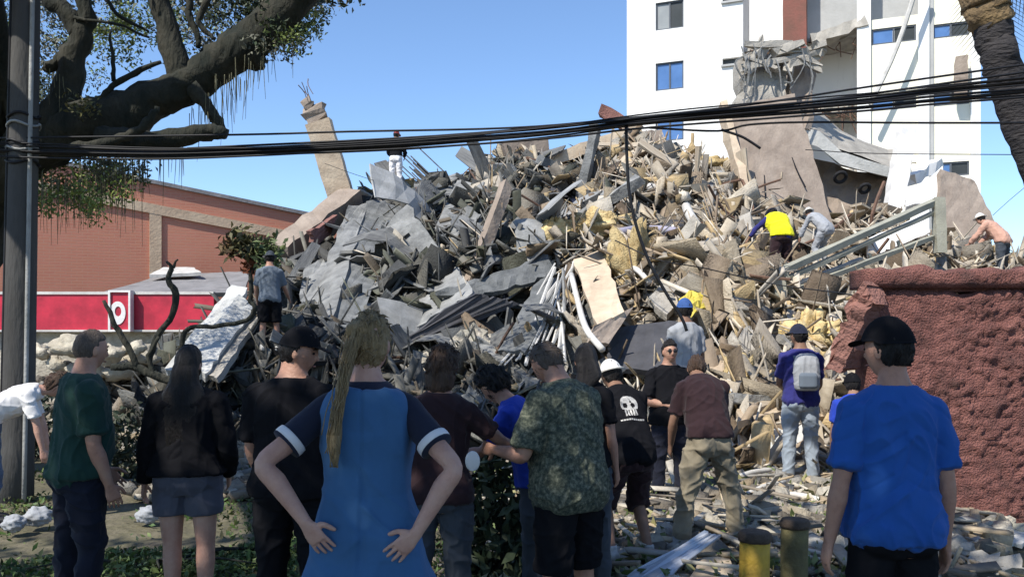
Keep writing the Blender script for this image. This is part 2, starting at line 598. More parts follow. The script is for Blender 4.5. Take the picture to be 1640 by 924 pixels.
mb.bar(B(8.75, .3, 15.3), B(11.2, .1, 15.9), .55, .5, n=8, jit=.08)
mb.build('broken_beam', M['concrete'], tower)
# right-hand front: three white pilasters with cream bays between them
mb = MB()
for a, b in ((10.75, 11.33), (13.28, 13.72), (15.34, 15.72)):
    mb.box(a, b, -.12, .302, -1, 26, B)
mb.build('pilaster', M['plaster'], tower)
r_holes = [(11.36, 13.2, z, z + .72) for z in (8.6, 11.75, 14.75, 17.8)]
l_holes = [(13.86, 15.3, z, z + .62) for z in (8.6, 11.72, 14.72, 17.8)]
mb = MB()
wall_panel(mb, 11.33, 13.28, -1, 15.9, r_holes[:3], .05, .3)
wall_panel(mb, 13.72, 15.34, -1, 26, l_holes, .05, .3)
mb.build('cream_bay', M['cream'], tower)
mb = MB()
mb.box(13.721, 13.9, -.02, .049, -1, 26, B)
mb.build('shadow_line_strip', M['greywall'], tower)  # grey strip painting the shadow line beside the middle pilaster
for h in r_holes[1:3] + l_holes:
    window(tower, *h, .14, 2, [M['glass'], M['glassdark']])
mb = MB()
mb.bar(B(14.9, -.5, 12.0), B(14.95, -.5, 13.7), .5, .35, up=BN, n=5, jit=.04)
mb.build('broken_balcony_stub', M['conc_brown'], tower)
mb = MB()
mb.tube([B(11.3, -1.0, 11.8), B(12.4, -1.0, 14.3), B(13.4, -1.2, 17.5)], .10, 6, 4)
mb.build('dangling_pipe', M['pale_pipe'], tower)

# ------------------------------------------------------------------ brick warehouse on the left
M['tan'] = mat('tan_concrete', (.52, .40, .28), (.40, .29, .20), 1.5, .95, .3, 14)
def brickmat():
    m = mat('red_brick', (.50, .21, .145), (.42, .165, .11), .8, .92, 0)
    t = m.node_tree
    b = t.nodes['Principled BSDF']
    ramp = next(n for n in t.nodes if n.type == 'VALTORGB')
    tc = next(n for n in t.nodes if n.type == 'TEX_COORD')
    mp = t.nodes.new('ShaderNodeMapping')
    mp.inputs['Rotation'].default_value = (R(90), 0, 0)
    t.links.new(tc.outputs['Object'], mp.inputs[0])
    br = t.nodes.new('ShaderNodeTexBrick')
    br.inputs['Scale'].default_value = 1
    br.inputs['Brick Width'].default_value = .26
    br.inputs['Row Height'].default_value = .09
    br.inputs['Mortar Size'].default_value = .009
    br.inputs['Bias'].default_value = -.1
    br.inputs['Color2'].default_value = (.46, .195, .125, 1)
    br.inputs['Mortar'].default_value = (.44, .22, .15, 1)
    t.links.new(mp.outputs[0], br.inputs['Vector'])
    t.links.new(ramp.outputs[0], br.inputs['Color1'])
    t.links.new(br.outputs['Color'], b.inputs['Base Color'])
    bp = t.nodes.new('ShaderNodeBump')
    bp.inputs['Strength'].default_value = .4
    bp.inputs['Distance'].default_value = .02
    bp.invert = True
    t.links.new(br.outputs['Fac'], bp.inputs['Height'])
    t.links.new(bp.outputs[0], b.inputs['Normal'])
    return m
M['brick'] = brickmat()
# the wall runs away to the right and its roof line falls that way too
WA = V((-13.2, 25.2, 0)); WD = V((.9, .436, 0)); WN = V((-.436, .9, 0))
def W(s, d, z):
    return WA + WD * s + WN * d + V((0, 0, z))
LW = 9.0
def zc_(s):
    return 6.62 - .147 * s
house = thing('brick_warehouse', 'long red brick warehouse with concrete columns behind the red fascia sign', 'building', W(0, 0, 0))
def strip(mb, s0, s1, d0, d1, a, b):
    "wall strip whose bottom a(s) and top b(s) follow the falling roof line"
    return mb.hexa([W(s0, d0, a(s0)), W(s1, d0, a(s1)), W(s1, d1, a(s1)), W(s0, d1, a(s0)), W(s0, d0, b(s0)), W(s1, d0, b(s1)), W(s1, d1, b(s1)), W(s0, d1, b(s0))])
strip(MB(), -8, LW, .05, .3, lambda s: 0, zc_).build('wall', M['brick'], house)
def s_at(px):
    k = (px - 820) / F
    return (k * WA.y - WA.x) / (WD.x - k * WD.y)
for px in (249, 470):
    s = s_at(px)
    strip(MB(), s - .17, s + .17, -.02, .049, lambda q: 0, lambda q: zc_(q) - .92).build('column', M['tan'], house)
strip(MB(), -8, LW, -.03, .049, lambda q: zc_(q) - .918, lambda q: zc_(q) - .62).build('ring_beam', M['tan'], house)
strip(MB(), -8, LW, -.06, .36, lambda q: zc_(q) + .003, lambda q: zc_(q) + .12).build('coping', M['roofgrey'], house)
strip(MB(), -8, LW, .37, 9, lambda q: zc_(q) - .3, lambda q: zc_(q) - .1).build('roof', M['roofgrey'], house)

# shop front with red fascia and grey lean-to roof, in front of the warehouse
SY = 21.0
shop = thing('shop_front', 'low shop front with a beige wall and sloping grey roof under the brick warehouse', 'building', (P(100, 535, SY).x, SY, 0))
xa, xb = P(-160, 500, SY).x, P(345, 500, SY).x
mb = MB()
mb.box(xa, xb, SY + .12, SY + .4, 0, 1.72)
mb.build('wall', M['stone'], shop)
mb = MB()
q = [P(150, 472, SY - .1), P(392, 468, SY - .1), P(402, 434, SY + 5), P(262, 440, SY + 5)]
mb.slab(q, .12, .02, 12, 5, .01, away=V((-8, 10, 12)))
mb.build('lean_to_roof', M['roofgrey'], shop)
mb = MB()
mb.slab([P(240, 440, SY + 3.0), P(322, 436, SY + 3.0), P(310, 428, SY + 4.4), P(262, 428, SY + 4.4)], .1, .03, 4, 3, .01)
mb.build('roof_sheet', M['pale_pipe'], shop)
fas = thing('fascia_sign', 'long red fascia sign with a small framed ring logo box over the shop front', 'sign', (P(100, 535, SY).x, SY, CAM.z))
mb = MB()
mb.box(xa, xb, SY - .12, SY + .10, CAM.z + (535 - 528) / F * SY, CAM.z + (535 - 472) / F * SY)
mb.build('panel', M['redpaint'], fas)
mb = MB()
z0, z1 = CAM.z + (535 - 528) / F * SY, CAM.z + (535 - 472) / F * SY
mb.box(xa, xb, SY - .15, SY + .11, z1 + .002, z1 + .07).box(xa, xb, SY - .15, SY + .11, z0 - .05, z0 - .002)
mb.build('trim', M['pale_pipe'], fas)
x0, x1 = P(184, 0, SY).x, P(219, 0, SY).x
zb, zt = CAM.z + (535 - 531) / F * SY, CAM.z + (535 - 466) / F * SY
mb = MB()
e = .048
yb = SY - .36
mb.box(x0, x1, yb, yb + .2, zt - e, zt).box(x0, x1, yb, yb + .2, zb, zb + e).box(x0, x0 + e, yb, yb + .2, zb + e, zt - e).box(x1 - e, x1, yb, yb + .2, zb + e, zt - e)
box = mb.build('logo_frame', M['white'], fas)
mb = MB()
mb.box(x0 + e, x1 - e, yb + .05, yb + .2, zb + e, zt - e)
mb.build('logo_panel', M['redpaint'], box)
mb = MB()
cx, cz = (x0 + x1) / 2 - .05, (zb + zt) / 2 - .04
n = 28
o_, i_ = [], []
for k in range(n):
    a = 2 * math.pi * k / n
    o_.append((cx + math.cos(a) * .19, cz + math.sin(a) * (.29 if math.sin(a) < 0 else .27)))
    i_.append((cx + .01 + math.cos(a) * .08, cz + .03 + math.sin(a) * .12))
vs = [V((x, yb + .03, z)) for x, z in o_] + [V((x, yb + .03, z)) for x, z in i_] + [V((x, yb + .049, z)) for x, z in o_] + [V((x, yb + .049, z)) for x, z in i_]
fs = []
for k in range(n):
    l = (k + 1) % n
    fs += [(k, l, n + l, n + k), (2 * n + k, 2 * n + l, l, k), (n + k, n + l, 3 * n + l, 3 * n + k)]
mb.add(vs, fs)
mb.build('ring_logo', M['white'], box)

# ------------------------------------------------------------------ rough red wall on the right
M['redwall'] = mat('rough_red_wall', (.30, .135, .11), (.115, .058, .05), 4.5, .95, 1.0, 60, c3=(.215, .092, .078), contrast=(.3, .7))
WY = 7.5
wx0, wx1 = P(1392, 0, WY).x, 10.5
wtop = CAM.z + (535 - 429) / F * WY
wall = thing('red_wall', 'rough red rendered wall with a capping course right beside the man in blue', 'wall', ((wx0 + wx1) / 2, WY, 0))
def rough_face(name, x0, x1, z0, z1, y, depth, amp, slant=0.0):
    nx, nz = int((x1 - x0) / .024), int((z1 - z0) / .022)
    us, ws = np.linspace(0, 1, nx), np.linspace(0, 1, nz)
    U, Wv = np.meshgrid(us, ws)
    X = x0 + (x1 - x0) * U + slant * (1 - Wv) * (1 - U) ** 2
    Z = z0 + (z1 - z0) * Wv
    p = np.stack([X, Z, np.zeros_like(X)], -1).reshape(-1, 3)
    bulge = (np.abs(vnoise(p * np.array((9, 13, 1)), 3)) * .55 + np.abs(vnoise(p * np.array((19, 24, 1)), 4)) * .75 + vnoise(p * 38, 6) * .22 + vnoise(p * 2.2, 5) * .25).reshape(X.shape)
    edge = np.minimum(1, np.minimum(np.minimum(U, 1 - U) * (x1 - x0), np.minimum(Wv, 1 - Wv) * (z1 - z0)) / .05)
    patch = sstep(-.35, .35, vnoise(p * 1.1, 15)).reshape(X.shape)
    Yv = y - amp * bulge * (.4 + .6 * edge) * (.45 + .65 * patch) + .04 * (1 - edge) ** 2
    Zt = Z + (.035 * vnoise(p * 5, 8) + .02 * vnoise(p * 17, 9)).reshape(X.shape) * sstep(.75, 1, Wv)
    f = np.stack([X, Yv, Zt], -1).reshape(-1, 3)
    i = np.arange(nx - 1)[None] + (np.arange(nz - 1) * nx)[:, None]
    q = np.stack([i, i + 1, i + nx + 1, i + nx], -1).reshape(-1, 4)
    bk = f.copy()
    bk[:, 1] = y + depth
    N = len(f)
    rim = list(range(nx)) + [k * nx + nx - 1 for k in range(1, nz)] + [(nz - 1) * nx + k for k in range(nx - 2, -1, -1)] + [k * nx for k in range(nz - 2, 0, -1)]
    rq = np.array([(rim[(k + 1) % len(rim)], rim[k], rim[k] + N, rim[(k + 1) % len(rim)] + N) for k in range(len(rim))])
    np_mesh(name, np.r_[f, bk], np.r_[q, q[:, ::-1] + N, rq], M['redwall'], parent=wall)
zc = CAM.z + (535 - 467) / F * WY
rough_face('wall_face', wx0, wx1, -.1, zc, WY, .35, .045, slant=.05)
mb = MB()
mb.box(wx0 + .06, wx1 - .02, WY + .06, WY + .34, zc + .002, zc + .10)
mb.build('groove_course', M['redwall'], wall)
rough_face('capping', wx0 - .02, wx1, zc + .03, wtop, WY - .06, .45, .05)

# ------------------------------------------------------------------ concrete utility pole with bands and conduit
PY_ = 8.5
pole = thing('utility_pole', 'tall grey concrete utility pole wrapped with wire bands beside the dark tree', 'pole', (P(27, 0, PY_).x, PY_, 0))
mb = MB()
a, b = V((P(26, 0, PY_).x, PY_, -.2)), V((P(53, 0, PY_).x, PY_, 8.6))
mb.tube([a.lerp(b, k / 12) for k in range(13)], [.155 - .004 * k for k in range(13)], 18)
mb.build('post', M['pole'], pole, True)
mb = MB()
off = V((.13, -.10, 0))
mb.tube([a.lerp(b, k / 12) + off * (1 - k * .02) for k in range(13)], .022, 7)
mb.build('conduit', M['steel'], pole, True)
mb = MB()
off = V((-.115, -.10, 0))
mb.tube([a.lerp(b, k / 12) + off * (1 - k * .02) for k in range(13)], .015, 6)
mb.build('ground_wire', M['cable'], pole, True)
for k, py in enumerate((188, 202, 231, 241, 262)):
    z = CAM.z + (535 - py) / F * PY_
    t = (z + .2) / 8.8
    c = a.lerp(b, t)
    mb = MB()
    r = .155 - .004 * 12 * t + .012
    ring = [c + V((math.cos(2 * math.pi * i / 20) * r, math.sin(2 * math.pi * i / 20) * r, .02 * math.sin(i * .9 + k))) for i in range(21)]
    mb.tube(ring, .014, 5)
    mb.build('band', M['steel' if k % 2 else 'cable'], pole, True)

# ------------------------------------------------------------------ overhead cables
LINE = [(-60, 238), (60, 243), (250, 247), (400, 244), (500, 240), (650, 232), (800, 220), (900, 210), (1000, 197), (1100, 187), (1200, 179), (1300, 171), (1400, 163), (1500, 153), (1640, 141), (1800, 126)]
def cy(px):
    return 8.4 + (px - 60) / 1640 * -.6
def cable(offs, rad, label, group=None, wob=3.0, x0=-60, x1=1800, pts=None, dy=0.0, name='overhead_cable'):
    if pts is None:
        ph = random.uniform(0, 6)
        pts = []
        jt = [random.uniform(-1.6, 1.6) for _ in offs]
        offs = [a + b for a, b in zip(offs, jt)]
        for px, py in LINE:
            if x0 <= px <= x1:
                o = np.interp(px, [60, 500, 1000, 1640], offs)
                pts.append(P(px, py + o + wob * math.sin(px * .006 + ph), cy(px) + dy))
    else:
        pts = [P(px, py, (q[0] if q else cy(px)) + dy) for px, py, *q in pts]
    mb = MB()
    mb.tube(pts, rad, 6, 5)
    o = mb.build(name, M['cable'], None, True)
    return tag(o, label, 'cable', group)
CN = ('topmost', 'second from the top', 'third from the top', 'fourth from the top', 'fifth from the top', 'fourth from the bottom', 'third from the bottom', 'second from the bottom', 'lowest')
G = 'cables twisted together in the thick overhead bundle'
for k in range(9):
    cable([(-12 + 2.4 * k), (-8 + 1.9 * k), (-8 + 2.1 * k), (-20 + 4.6 * k)], (.007, .011, .008, .015, .007, .012, .016, .008, .010)[k], f'black cable in the thick bundle, {CN[k]} at the palm trunk', G, 2.0, dy=.03 * (k % 4) - .05)
cable(None, .010, 'thin black cable drawn straight over the top of the leaning concrete stub', pts=[(-40, 222), (380, 216), (560, 211), (820, 205), (1000, 190), (1200, 168), (1400, 138), (1640, 104), (1760, 90)])
cable(None, .011, 'black cable rising just under the uppermost wire towards the palm', pts=[(300, 238), (700, 218), (1000, 192), (1210, 174), (1400, 150), (1640, 116), (1760, 102)])
cable(None, .010, 'level black wire passing under the bundle across the white tower', pts=[(1040, 205), (1150, 210), (1200, 200), (1290, 196), (1450, 197), (1640, 197), (1800, 196)])
cable(None, .006, 'faint thin wire low across the cream bays of the tower', pts=[(1290, 240, 12), (1400, 246, 12), (1640, 248, 12), (1760, 249, 12)])
cable(None, .015, 'long loose black cord hanging from the bundle down over the rubble to the yellow sheet', pts=[(1003, 200), (1004, 250), (1008, 310), (1020, 365), (1040, 420), (1066, 468), (1092, 510), (1100, 530)])
cable(None, .010, 'thin black cord strung across the rubble below the steel frame', pts=[(985, 385, 14), (1050, 415, 13), (1130, 430, 13), (1240, 455, 13), (1350, 470, 12), (1420, 485, 9)])
cable(None, .006, 'slack thin wire dropping from the stub behind the helmeted climber', pts=[(520, 262, 20), (570, 280, 20), (620, 295, 22), (660, 300, 24)])
cable(None, .006, 'short thin wire slanting up beside the pink shirted climber', pts=[(1590, 345, 18), (1620, 318, 18), (1660, 285, 18)])
cable(None, .012, 'short black offcut dangling under the bundle on the leaning wall slab', pts=[(1155, 208), (1185, 218), (1200, 226), (1218, 238)])
# ------------------------------------------------------------------ big tree over the street
TY = 9.3
KT = 1.33
def limb(mb, pts, Y=TY, n=10, jit=.15, sub=4):
    "pts: (px, py, radius in px[, Y])"
    ps, rs = [], []
    for q in pts:
        y = q[3] * KT if len(q) > 3 else Y
        ps.append(P(q[0], q[1], y))
        rs.append(q[2] / F * y)
    ps, rs = curve(ps, rs, sub)
    for p in ps:
        p += V((random.uniform(-1, 1), random.uniform(-1, 1), random.uniform(-1, 1))) * .012
    mb.tube(ps, rs, n, 0, jit)

tree = thing('street_tree', 'big dark gnarled tree with a heavy slanting limb and feathery leaves', 'tree', (P(-66, 0, 10.1).x, 10.1, 0))
mb = MB()
limb(mb, [(-70, 860, 62, 7.6), (-66, 640, 50, 7.6), (-58, 460, 46, 7.6), (-30, 340, 46, 7.5), (10, 270, 46, 7.3), (70, 228, 42, 7.1), (130, 205, 40, 7), (200, 183, 38, 7), (255, 158, 29, 7), (305, 135, 28, 7), (360, 95, 30, 7), (410, 60, 31, 7), (460, 12, 29, 7), (520, -60, 26, 6.8), (600, -140, 20, 6.5)], n=16)
limb(mb, [(385, 80, 26), (412, 100, 17), (420, 106, 6)])
limb(mb, [(295, 140, 24), (285, 108, 21), (270, 60, 18), (256, 0, 16), (246, -70, 14)])
limb(mb, [(60, 232, 34), (92, 190, 27), (107, 148, 22), (118, 100, 20), (131, 50, 17), (139, 22, 13), (128, -25, 11)])
limb(mb, [(128, 58, 17), (108, 22, 14), (82, 2, 13), (58, -35, 12)])
limb(mb, [(107, 85, 9), (84, 105, 10), (72, 112, 6)])
limb(mb, [(160, 222, 22), (230, 228, 17), (290, 219, 15), (335, 212, 14), (362, 214, 9)], Y=9.0)
limb(mb, [(358, 212, 8), (345, 190, 9), (330, 166, 10), (308, 142, 14)], Y=9.2)
limb(mb, [(115, 238, 9), (165, 230, 8), (215, 213, 7), (240, 190, 6), (252, 172, 4)], Y=8.7)
for pts in ([(163, 162, 6), (180, 138, 5), (215, 118, 5), (258, 98, 3)], [(182, 132, 4), (180, 90, 3), (176, 50, 2)], [(303, -10, 6), (304, 30, 6), (316, 58, 5), (318, 78, 4)], [(334, -5, 6), (318, 28, 5), (330, 52, 4), (345, 62, 3)], [(120, 30, 3), (190, 40, 2), (240, 62, 2)], [(20, 60, 6), (12, 150, 8), (30, 240, 12)], [(165, -10, 4), (190, 25, 3), (240, 50, 2)]):
    limb(mb, pts, Y=9.2, n=6)
# unseen limbs added above and behind the picture to carry the shading crown
T0 = P(20, 260, 9.7)
for e in ((-3.0, 1.0, 7.2), (-1.2, 3.4, 7.0), (-6.0, 0.0, 7.5), (-4.5, -2.2, 8.0), (0.2, 4.8, 7.4), (-7.0, 4.0, 7.0)):
    e = V(e)
    m1 = T0.lerp(e, .35) + V((-1.2, -.3, 1.6))
    mb.tube([T0, m1, T0.lerp(e, .7) + V((-.4, 0, 1.0)), e], [.20, .13, .09, .05], 8, 4, .08)
mb.build('trunk', M['bark'], tree, True)

cs, sz, tn = [], [], []
def clump(c, r, n, size, col, var=.35):
    q = rng.normal(size=(n, 3))
    q *= (rng.random((n, 1)) ** .45) / np.linalg.norm(q, axis=1, keepdims=True)
    cs.append(np.asarray(c) + q * np.asarray(r))
    sz.append(size * rng.uniform(.6, 1.3, n))
    tn.append(np.asarray(col) * (1 + rng.uniform(-var, var, (n, 1))))
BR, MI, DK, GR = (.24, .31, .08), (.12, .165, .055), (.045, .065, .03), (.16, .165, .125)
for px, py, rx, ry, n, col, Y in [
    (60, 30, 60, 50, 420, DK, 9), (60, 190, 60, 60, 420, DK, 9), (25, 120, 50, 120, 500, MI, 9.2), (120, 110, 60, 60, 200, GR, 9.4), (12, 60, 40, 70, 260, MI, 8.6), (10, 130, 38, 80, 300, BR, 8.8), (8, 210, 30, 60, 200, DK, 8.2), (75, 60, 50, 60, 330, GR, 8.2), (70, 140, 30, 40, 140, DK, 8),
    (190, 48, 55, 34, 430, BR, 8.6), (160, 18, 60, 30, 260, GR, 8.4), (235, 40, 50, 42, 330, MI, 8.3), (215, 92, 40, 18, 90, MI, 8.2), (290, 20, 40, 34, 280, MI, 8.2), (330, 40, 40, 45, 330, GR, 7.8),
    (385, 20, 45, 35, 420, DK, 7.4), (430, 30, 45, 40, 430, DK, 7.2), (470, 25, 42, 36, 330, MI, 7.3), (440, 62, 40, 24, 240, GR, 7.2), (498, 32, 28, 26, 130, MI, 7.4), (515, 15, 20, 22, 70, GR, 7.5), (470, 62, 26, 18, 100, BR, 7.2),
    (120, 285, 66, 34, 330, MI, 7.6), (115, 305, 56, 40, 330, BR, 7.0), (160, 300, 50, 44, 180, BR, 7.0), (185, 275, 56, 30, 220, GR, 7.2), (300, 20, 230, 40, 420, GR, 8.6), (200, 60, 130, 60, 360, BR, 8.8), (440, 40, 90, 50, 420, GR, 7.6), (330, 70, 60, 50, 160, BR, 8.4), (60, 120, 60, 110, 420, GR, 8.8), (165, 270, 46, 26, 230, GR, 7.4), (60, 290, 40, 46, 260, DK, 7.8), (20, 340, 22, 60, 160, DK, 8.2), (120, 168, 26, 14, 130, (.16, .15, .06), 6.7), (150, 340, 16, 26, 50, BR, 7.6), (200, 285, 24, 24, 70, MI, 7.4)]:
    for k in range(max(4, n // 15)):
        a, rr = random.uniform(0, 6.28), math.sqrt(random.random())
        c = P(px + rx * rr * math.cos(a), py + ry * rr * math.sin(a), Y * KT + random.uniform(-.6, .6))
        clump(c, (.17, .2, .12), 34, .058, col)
for px, py in [(random.uniform(0, 560), random.uniform(-120, -20)) for _ in range(60)]:
    clump(P(px, py, random.uniform(9, 11.5)), (.5, .5, .35), 60, .10, random.choice([MI, DK, GR]))
nf = sum(len(c) for c in cs)
# unseen crown over the people's heads, extended and shaped to shade them
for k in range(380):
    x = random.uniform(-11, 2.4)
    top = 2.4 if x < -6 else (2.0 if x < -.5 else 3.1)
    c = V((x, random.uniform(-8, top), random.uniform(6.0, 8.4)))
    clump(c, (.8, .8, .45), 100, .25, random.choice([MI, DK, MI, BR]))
c, s_, t_ = np.concatenate(cs), np.concatenate(sz), np.concatenate(tn)
vs, fs = leaves(c, s_)
np_mesh('crown', vs, fs, M['leaf'], np.repeat(t_, 4, 0), parent=tree)
mb = MB()
for px, py, ln, k in [(370, 120, 70, 26), (345, 140, 60, 12), (150, 262, 90, 22), (200, 262, 110, 14), (235, 250, 70, 10), (300, 232, 60, 8), (395, 95, 60, 12), (80, 120, 70, 12), (120, 290, 70, 40), (180, 285, 60, 26), (70, 280, 90, 24), (330, 175, 50, 10), (445, 60, 60, 10), (420, 100, 40, 6), (250, 262, 60, 6)]:
    for _ in range(k):
        x, y, Y = px + random.uniform(-28, 28), py + random.uniform(-10, 10), 9.2 + random.uniform(-.2, .3)
        l = ln * random.uniform(.4, 1.2)
        w_ = random.uniform(-5, 5)
        mb.tube([P(x, y, Y), P(x + w_ * .3, y + l * .5, Y), P(x + w_, y + l, Y)], [.005, .004, .002], 3)
mb.build('hanging_moss', M['moss'], tree)['kind'] = 'stuff'

# ------------------------------------------------------------------ palm at the right edge
KY = 9.0
palm = thing('palm_tree', 'leaning palm with a dark trunk crossing the cables beside the tower', 'palm', (P(1850, 0, KY).x, KY, 0))
mb = MB()
limb(mb, [(1850, 800, 34), (1800, 640, 31), (1745, 480, 29), (1700, 360, 28), (1655, 250, 27), (1622, 160, 27), (1600, 90, 28), (1588, 40, 29), (1582, 22, 30)], KY, 14, .05, 7)
mb.build('trunk', M['ptrunk'], palm, True)
mb = MB()
limb(mb, [(1590, 45, 30), (1580, 10, 36), (1570, -30, 32), (1562, -90, 14)], KY, 12, .14, 5)
mb.build('crown_shaft', M['pcrown'], palm, True)
head = P(1566, -75, KY)
fv, ff, nv = [], [], 0
fr = MB()
for k in range(12):
    az = k * 2.399
    el = random.uniform(-.5, 1.1)
    L = random.uniform(.9, 1.3)
    d = V((math.cos(az) * math.cos(el), math.sin(az) * math.cos(el), math.sin(el)))
    if d.x < .1:
        continue
    pts = [head + d * L * t + V((0, 0, -1.1 * t * t * L * .6)) for t in np.linspace(.05, 1, 9)]
    fr.tube(pts, [.018 - .0018 * i for i in range(9)], 4)
    cc, r_ = curve(pts, [1] * 9, 6)
    for i in range(4, len(cc) - 1, 2):
        ax = (cc[i + 1] - cc[i]).normalized()
        sd = ax.cross(V((0, 0, 1))).normalized()
        for sg in (-1, 1):
            l = .5 * math.sin(math.pi * min(i / len(cc) * .9 + .1, 1)) + .1
            tip = cc[i] + sd * sg * l * .8 + ax * l * .5 + V((0, 0, -l * .35))
            fv += [cc[i] - ax * .012, cc[i] + ax * .012, tip]
            ff.append((nv, nv + 1, nv + 2))
            nv += 3
fr.build('frond_ribs', M['frond'], palm)['kind'] = 'stuff'
o = MB()
o.add(fv, ff).build('fronds', M['frond'], palm, fix=False)['kind'] = 'stuff'
# ------------------------------------------------------------------ loose rubble: uncountable small pieces, joined
PAL_G = .72 * np.array([(.20, .205, .205), (.27, .275, .27), (.10, .105, .105), (.22, .235, .19), (.34, .345, .33), (.26, .22, .17), (.15, .16, .17), (.27, .265, .235)])  # grey debris, scaled darker to put the slope's shade into its colour
PAL_B = 1.12 * np.array([(.50, .44, .35), (.62, .55, .45), (.33, .265, .20), (.20, .155, .115), (.70, .645, .56), (.54, .42, .25), (.40, .365, .32), (.52, .49, .44)])

CLEAR = [[(1205, 330), (1292, 330), (1292, 445), (1205, 445)], [(1300, 332), (1352, 332), (1352, 425), (1300, 425)], [(1578, 335), (1640, 335), (1640, 440), (1578, 440)], [(612, 236), (660, 236), (660, 306), (612, 306)], [(402, 425), (462, 425), (462, 566), (402, 566)], [(250, 600), (345, 612), (418, 505), (402, 452), (366, 452)], [(498, 372), (600, 330), (650, 318), (572, 530), (470, 565), (470, 480)], [(612, 500), (735, 425), (765, 470), (838, 488), (640, 572)], [(690, 380), (722, 408), (772, 298), (733, 284)], [(716, 398), (738, 406), (872, 320), (845, 298)],
         [(1165, 200), (1270, 190), (1345, 372), (1225, 408)], [(915, 415), (966, 398), (1016, 492), (975, 554), (944, 545)], [(1380, 388), (1494, 332), (1496, 378), (1390, 418)], [(985, 520), (1090, 508), (1102, 592), (965, 592)], [(1040, 478), (1068, 507), (1120, 440), (1092, 406)],
         [(690, 470), (880, 406), (890, 442), (760, 476)], [(1040, 318), (1102, 318), (1102, 400), (1046, 400)], [(846, 298), (927, 290), (916, 356), (850, 367)], [(798, 562), (842, 566), (925, 440), (868, 432)], [(440, 412), (566, 312), (584, 345), (470, 430)], [(1086, 478), (1118, 464), (1134, 488), (1100, 514)], [(1000, 362), (1130, 362), (1130, 384), (1000, 384)], [(1500, 275), (1560, 288), (1602, 372), (1500, 392)]]
def in_clear(px, py):
    r = np.zeros(px.shape, bool)
    for q in CLEAR:
        c = np.zeros(px.shape, bool)
        for (x0, y0), (x1, y1) in zip(q, q[1:] + q[:1]):
            if y0 != y1:
                c ^= ((y0 > py) != (y1 > py)) & (px < (x1 - x0) * (py - y0) / (y1 - y0) + x0)
        r |= c
    return r

def sample_mound(n, px0=235, px1=1640, t0=-.03, t1=1.04):
    "places on the mound, leaving the big slabs bare"
    a = [sample_all(n * 2, px0, px1, t0, t1)]
    px, x, y = a[0]
    py = 535 - (mound(x, y) + .12 - CAM.z) / y * F
    k = np.flatnonzero(~in_clear(px, py) | (rng.random(len(px)) < .06))[:n]
    return px[k], x[k], y[k]

def sample_all(n, px0=235, px1=1640, t0=-.03, t1=1.04):
    px = rng.uniform(px0, px1, n)
    t = rng.uniform(t0, t1, n)
    yt, yr = np.interp(px, R_PX, T_Y), np.interp(px, R_PX, R_Y)
    y = yt + t * (yr - yt)
    x = (px - 820) / F * y
    return px, x, y

def slope_axes(x, y, e=.35):
    z = mound(x, y, .5)
    gx, gy = (mound(x + e, y, .5) - z) / e, (mound(x, y + e, .5) - z) / e
    nrm = np.stack([-gx, -gy, np.ones_like(gx)], -1)
    nrm /= np.linalg.norm(nrm, axis=1, keepdims=True)
    down = np.stack([-gx, -gy, -(gx ** 2 + gy ** 2)], -1)
    down /= np.linalg.norm(down, axis=1, keepdims=True) + 1e-6
    return nrm, down

def pal(px, n):
    k = zone(px + rng.normal(0, 120, n)) > .5
    a = PAL_G[rng.integers(0, len(PAL_G), n)]
    b = PAL_B[rng.integers(0, len(PAL_B), n)]
    return np.where(k[:, None], b, a) * rng.uniform(.6, 1.25, (n, 1)) * .92

def scatter(n, kind, **kw):
    px, x, y = sample_mound(n, **kw)
    n = len(px)
    nrm, down = slope_axes(x, y)
    z = mound(x, y)
    c = np.stack([x, y, z], -1)
    rnd = rng.normal(size=(n, 3))
    if kind == 'chunk':
        d, up = rnd, rng.normal(size=(n, 3))
        s = np.exp(rng.normal(-2.35, .5, n))[:, None] * rng.uniform(.5, 1.3, (n, 3))
        jit = .28
        c += nrm * s[:, :1] * .25
    elif kind == 'board':
        d = down + rnd * .65 + nrm * rng.uniform(-.25, .2, (n, 1))
        up = nrm + rng.normal(size=(n, 3)) * .5
        s = np.stack([rng.uniform(.4, 1.7, n), rng.uniform(.07, .26, n), rng.uniform(.02, .06, n)], -1)
        jit = .10
        c += nrm * rng.uniform(.0, .16, (n, 1))
    elif kind == 'rod':
        d = down * rng.choice([-1, 1], (n, 1)) + rnd * .8 + nrm * .1
        up = rng.normal(size=(n, 3))
        s = np.stack([rng.uniform(.6, 2.2, n), rng.uniform(.014, .032, n), rng.uniform(.014, .032, n)], -1)
        jit = .1
        c += nrm * rng.uniform(.0, .22, (n, 1))
    elif kind == 'shred':
        d = down + rnd * .55
        up = nrm + rng.normal(size=(n, 3)) * .6
        s = np.stack([rng.uniform(.12, .62, n), rng.uniform(.015, .06, n), rng.uniform(.01, .03, n)], -1)
        jit = .25
        c += nrm * rng.uniform(.0, .22, (n, 1))
    else:
        d = down + rnd * .8
        up = nrm + rng.normal(size=(n, 3)) * .7
        s = np.stack([rng.uniform(.3, 1.3, n), rng.uniform(.2, .65, n), rng.uniform(.015, .05, n)], -1)
        jit = .22
        c += nrm * rng.uniform(.02, .25, (n, 1))
    A = frames(d, up)
    vs, fs = hexes(c, A, s, jit)
    return vs, fs, np.repeat(pal(px, n), 8, 0)

def merge(L):
    v, f, t, n = [], [], [], 0
    for a, b, c in L:
        v.append(a); f.append(b + n); t.append(c)
        n += len(a)
    return np.concatenate(v), np.concatenate(f), np.concatenate(t)

